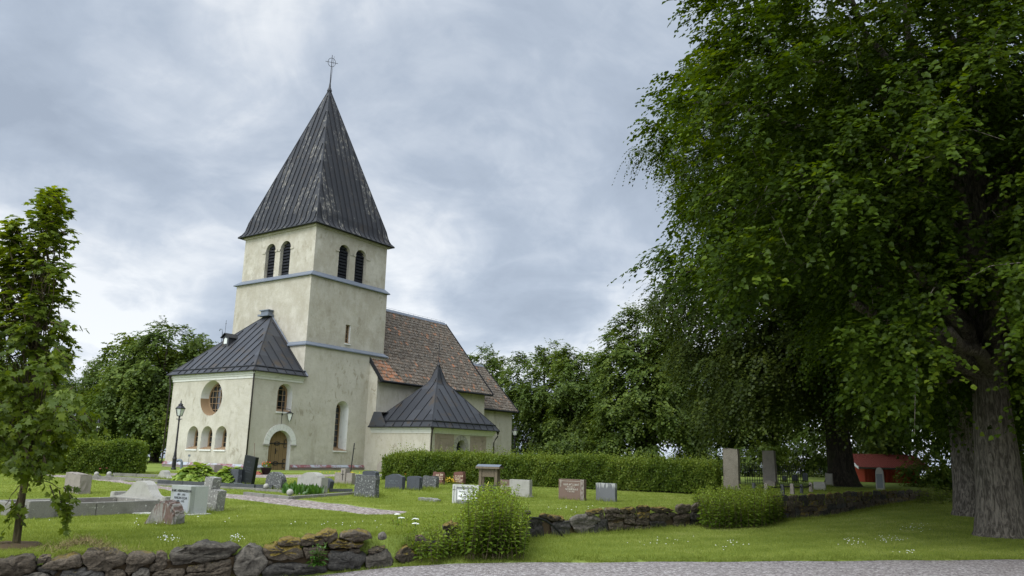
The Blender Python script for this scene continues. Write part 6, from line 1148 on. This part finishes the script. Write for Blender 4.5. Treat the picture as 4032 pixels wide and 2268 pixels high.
# ------------------------------------------------------------------ grass blades
def blades(g, P, h, wd, lean=.5):
    n = len(P); a = g.random(n)*6.283; d = np.stack([np.cos(a), np.sin(a), np.zeros(n)], -1); b = g.normal(size=(n, 3))*lean; b[:, 2] = 1; b /= np.linalg.norm(b, axis=1)[:, None]
    V = np.stack([P - d*wd[:, None]/2, P + d*wd[:, None]/2, P + b*h[:, None]], 1).reshape(-1, 3); F = np.arange(3*n).reshape(n, 3); return V, F
def vnoise(x, y, seed):
    T = np.random.default_rng(seed).random((256, 256)); i, j = np.floor(x).astype(int), np.floor(y).astype(int); f, h = x-i, y-j; f, h = f*f*(3-2*f), h*h*(3-2*h); q = lambda a, b: T[a % 256, b % 256]
    return (q(i, j)*(1-f) + q(i+1, j)*f)*(1-h) + (q(i, j+1)*(1-f) + q(i+1, j+1)*f)*h
def build_grass():
    g = np.random.default_rng(17); n = 1300000; r = 9.5*(46/9.5)**g.random(n); az = g.uniform(-.60, .62, n); x, y = r*np.sin(az), r*np.cos(az); s = wall_side(x, y); ok = (np.abs(s) > .06) & ~((s < .2) & (y < road_edge_y(x) + .03 + .14*g.random(n)**2*np.sin(x*3.7)))
    px = proj(np.stack([x, y, np.where(s > 0, gz_yard(x, y), gz_lawn(x, y))], -1)); ok &= (px[:, 0] > -60) & (px[:, 0] < 4090) & (px[:, 1] < 2310)
    for A, B in PATHS: ok &= ~inpoly(np.stack([x, y], -1), [tuple(p) for p in A] + [tuple(p) for p in B[::-1]])
    a, b = gp(100, 2041), gp(603, 2018); e = (b-a)[:2]/np.linalg.norm((b-a)[:2]); u = (x-a[0])*e[0] + (y-a[1])*e[1]; v = -(x-a[0])*e[1] + (y-a[1])*e[0]; ok &= ~((u > -.1) & (u < 4.2) & (v > -.1) & (v < 1.8))
    x, y, s, r = x[ok], y[ok], s[ok], r[ok]; z = gz(x, y); n = len(x); nearw = np.exp(-np.abs(s)/.25); pat = .5 + .5*np.sin(x*.7 + 1.3*np.sin(y*.5))*np.sin(y*.9 + x*.3); st = .5 + .5*np.sin((x*.55 - y*.83)*2*math.pi/1.1)
    h = (.034 + .02*g.random(n))*(1+.5*pat*.4) + .12*nearw*g.random(n); wd = .0035 + .00042*r; V, F = blades(g, np.stack([x, y, z-.006], -1), h, wd); pt2 = vnoise(x*.8, y*.8, 1) + .6*vnoise(x*2.6, y*2.6, 2); jr = np.clip(.55*g.random(n) + .08*pat + .12*st + .34*(pt2-.62) + .1, 0, 1)
    tag(np_mesh('mown_grass', V, F, M['blade'], None, jr), 'short mown grass blades covering the churchyard and the verge', 'grass', kind='stuff')
    m = 3800; k = 11; q = g.integers(0, n, m); q = q[g.random(m) < np.clip(1.6*(pt2[q]-.62), .12, 1)]; m = len(q); ti = np.repeat(q, k); PP = np.stack([x[ti] + g.normal(size=m*k)*.035, y[ti] + g.normal(size=m*k)*.035, z[ti]-.008], -1); Vt, Ft = blades(g, PP, g.uniform(.05, .13, m*k), .0035+.0004*np.hypot(PP[:, 0], PP[:, 1]), .45)
    xe = g.uniform(-3.2, 13, 16000); ye = road_edge_y(xe) + .02 + np.abs(g.normal(size=16000))*.16 + .06*np.sin(xe*5.1) + .05*np.sin(xe*13.7); kk = wall_side(xe, ye) < -.02; xe, ye = xe[kk], ye[kk]; PP = np.stack([xe, ye, np.maximum(gz(xe, ye), -.52)], -1); Vr, Fr = blades(g, PP, g.uniform(.03, .09, len(xe)), np.full(len(xe), .0115), .6)
    Vt, Ft = np.concatenate([Vt, Vr]), np.concatenate([Ft, Fr+len(Vt)])
    # longer tufts round stones, kerbs and plants
    P = []
    for o in HS.values():
        w_, h_ = o['wh'][0], o['wh'][1]; mw = o.matrix_basis
        for k in range(150): t = g.uniform(-.62, .62); q = mw @ Vector((t*w_, g.uniform(-.14, .02) if g.random() < .8 else g.uniform(0, .3), 0)); P.append(q)
    for px, py, w_, m in ((1690, 1930, 42, 700), (1550, 1932, 30, 300), (1730, 1975, 20, 300), (1500, 1955, 14, 200), (1345, 1912, 30, 300), (2110, 1958, 12, 160), (628, 2068, 60, 260)):
        for k in range(m): P.append(Vector(gp(px+g.normal()*w_*.5, py+g.normal()*5)))
    P = np.array([(p[0], p[1], gz_yard(p[0], p[1])-.01) for p in P]); n = len(P); r = np.hypot(P[:, 0], P[:, 1]); V1, F1 = blades(g, P, g.uniform(.06, .2, n), .004+.0004*r, .35)
    i = 0; W = []
    for k in range(9000):
        a = g.uniform(2.02, 8.2); j = int(a); t = a-j; q = WALL[j]*(1-t) + WALL[j+1]*t; e = WALL[j+1]-WALL[j]; e /= np.linalg.norm(e); off = -.16-abs(g.normal())*.16 if g.random() < .6 else .5+abs(g.normal())*.15; W.append((q[0]-e[1]*off, q[1]+e[0]*off))
    W = np.array(W); zz = gz(W[:, 0], W[:, 1]); keep = ~((W[:, 1] < road_edge_y(W[:, 0])+.05) & (zz < -.3)); W = W[keep]; zz = zz[keep]; n = len(W); V2, F2 = blades(g, np.stack([W[:, 0], W[:, 1], zz-.01], -1), g.uniform(.06, .24, n), np.full(n, .011), .4)
    tag(np_mesh('tall_grass', np.concatenate([V1, V2, Vt]), np.concatenate([F1, F2+len(V1), Ft+len(V1)+len(V2)]), M['blade'], None, np.clip(g.random(len(F1)+len(F2)+len(Ft))*.75, 0, 1)), 'longer grass tufts along the stones and the wall foot', 'grass', kind='stuff')
    c = wallpt(285, 2150) + np.array([-.05, .4, -.1]); n = 900; P = c + g.normal(size=(n, 3))*np.array([.3, .12, .03]); P[:, 2] += .12*np.exp(-((P[:, 0]-c[0])/.28)**2); V, F = blades(g, P - c, g.uniform(.05, .16, n), np.full(n, .009), 1.6); o = np_mesh('hay_heap', V, F, M['dry']); o.location = Vector(c); tag(o, 'small heap of dry cut grass on top of the nearest wall', 'hay')
build_trees(); build_plants(); build_grass()
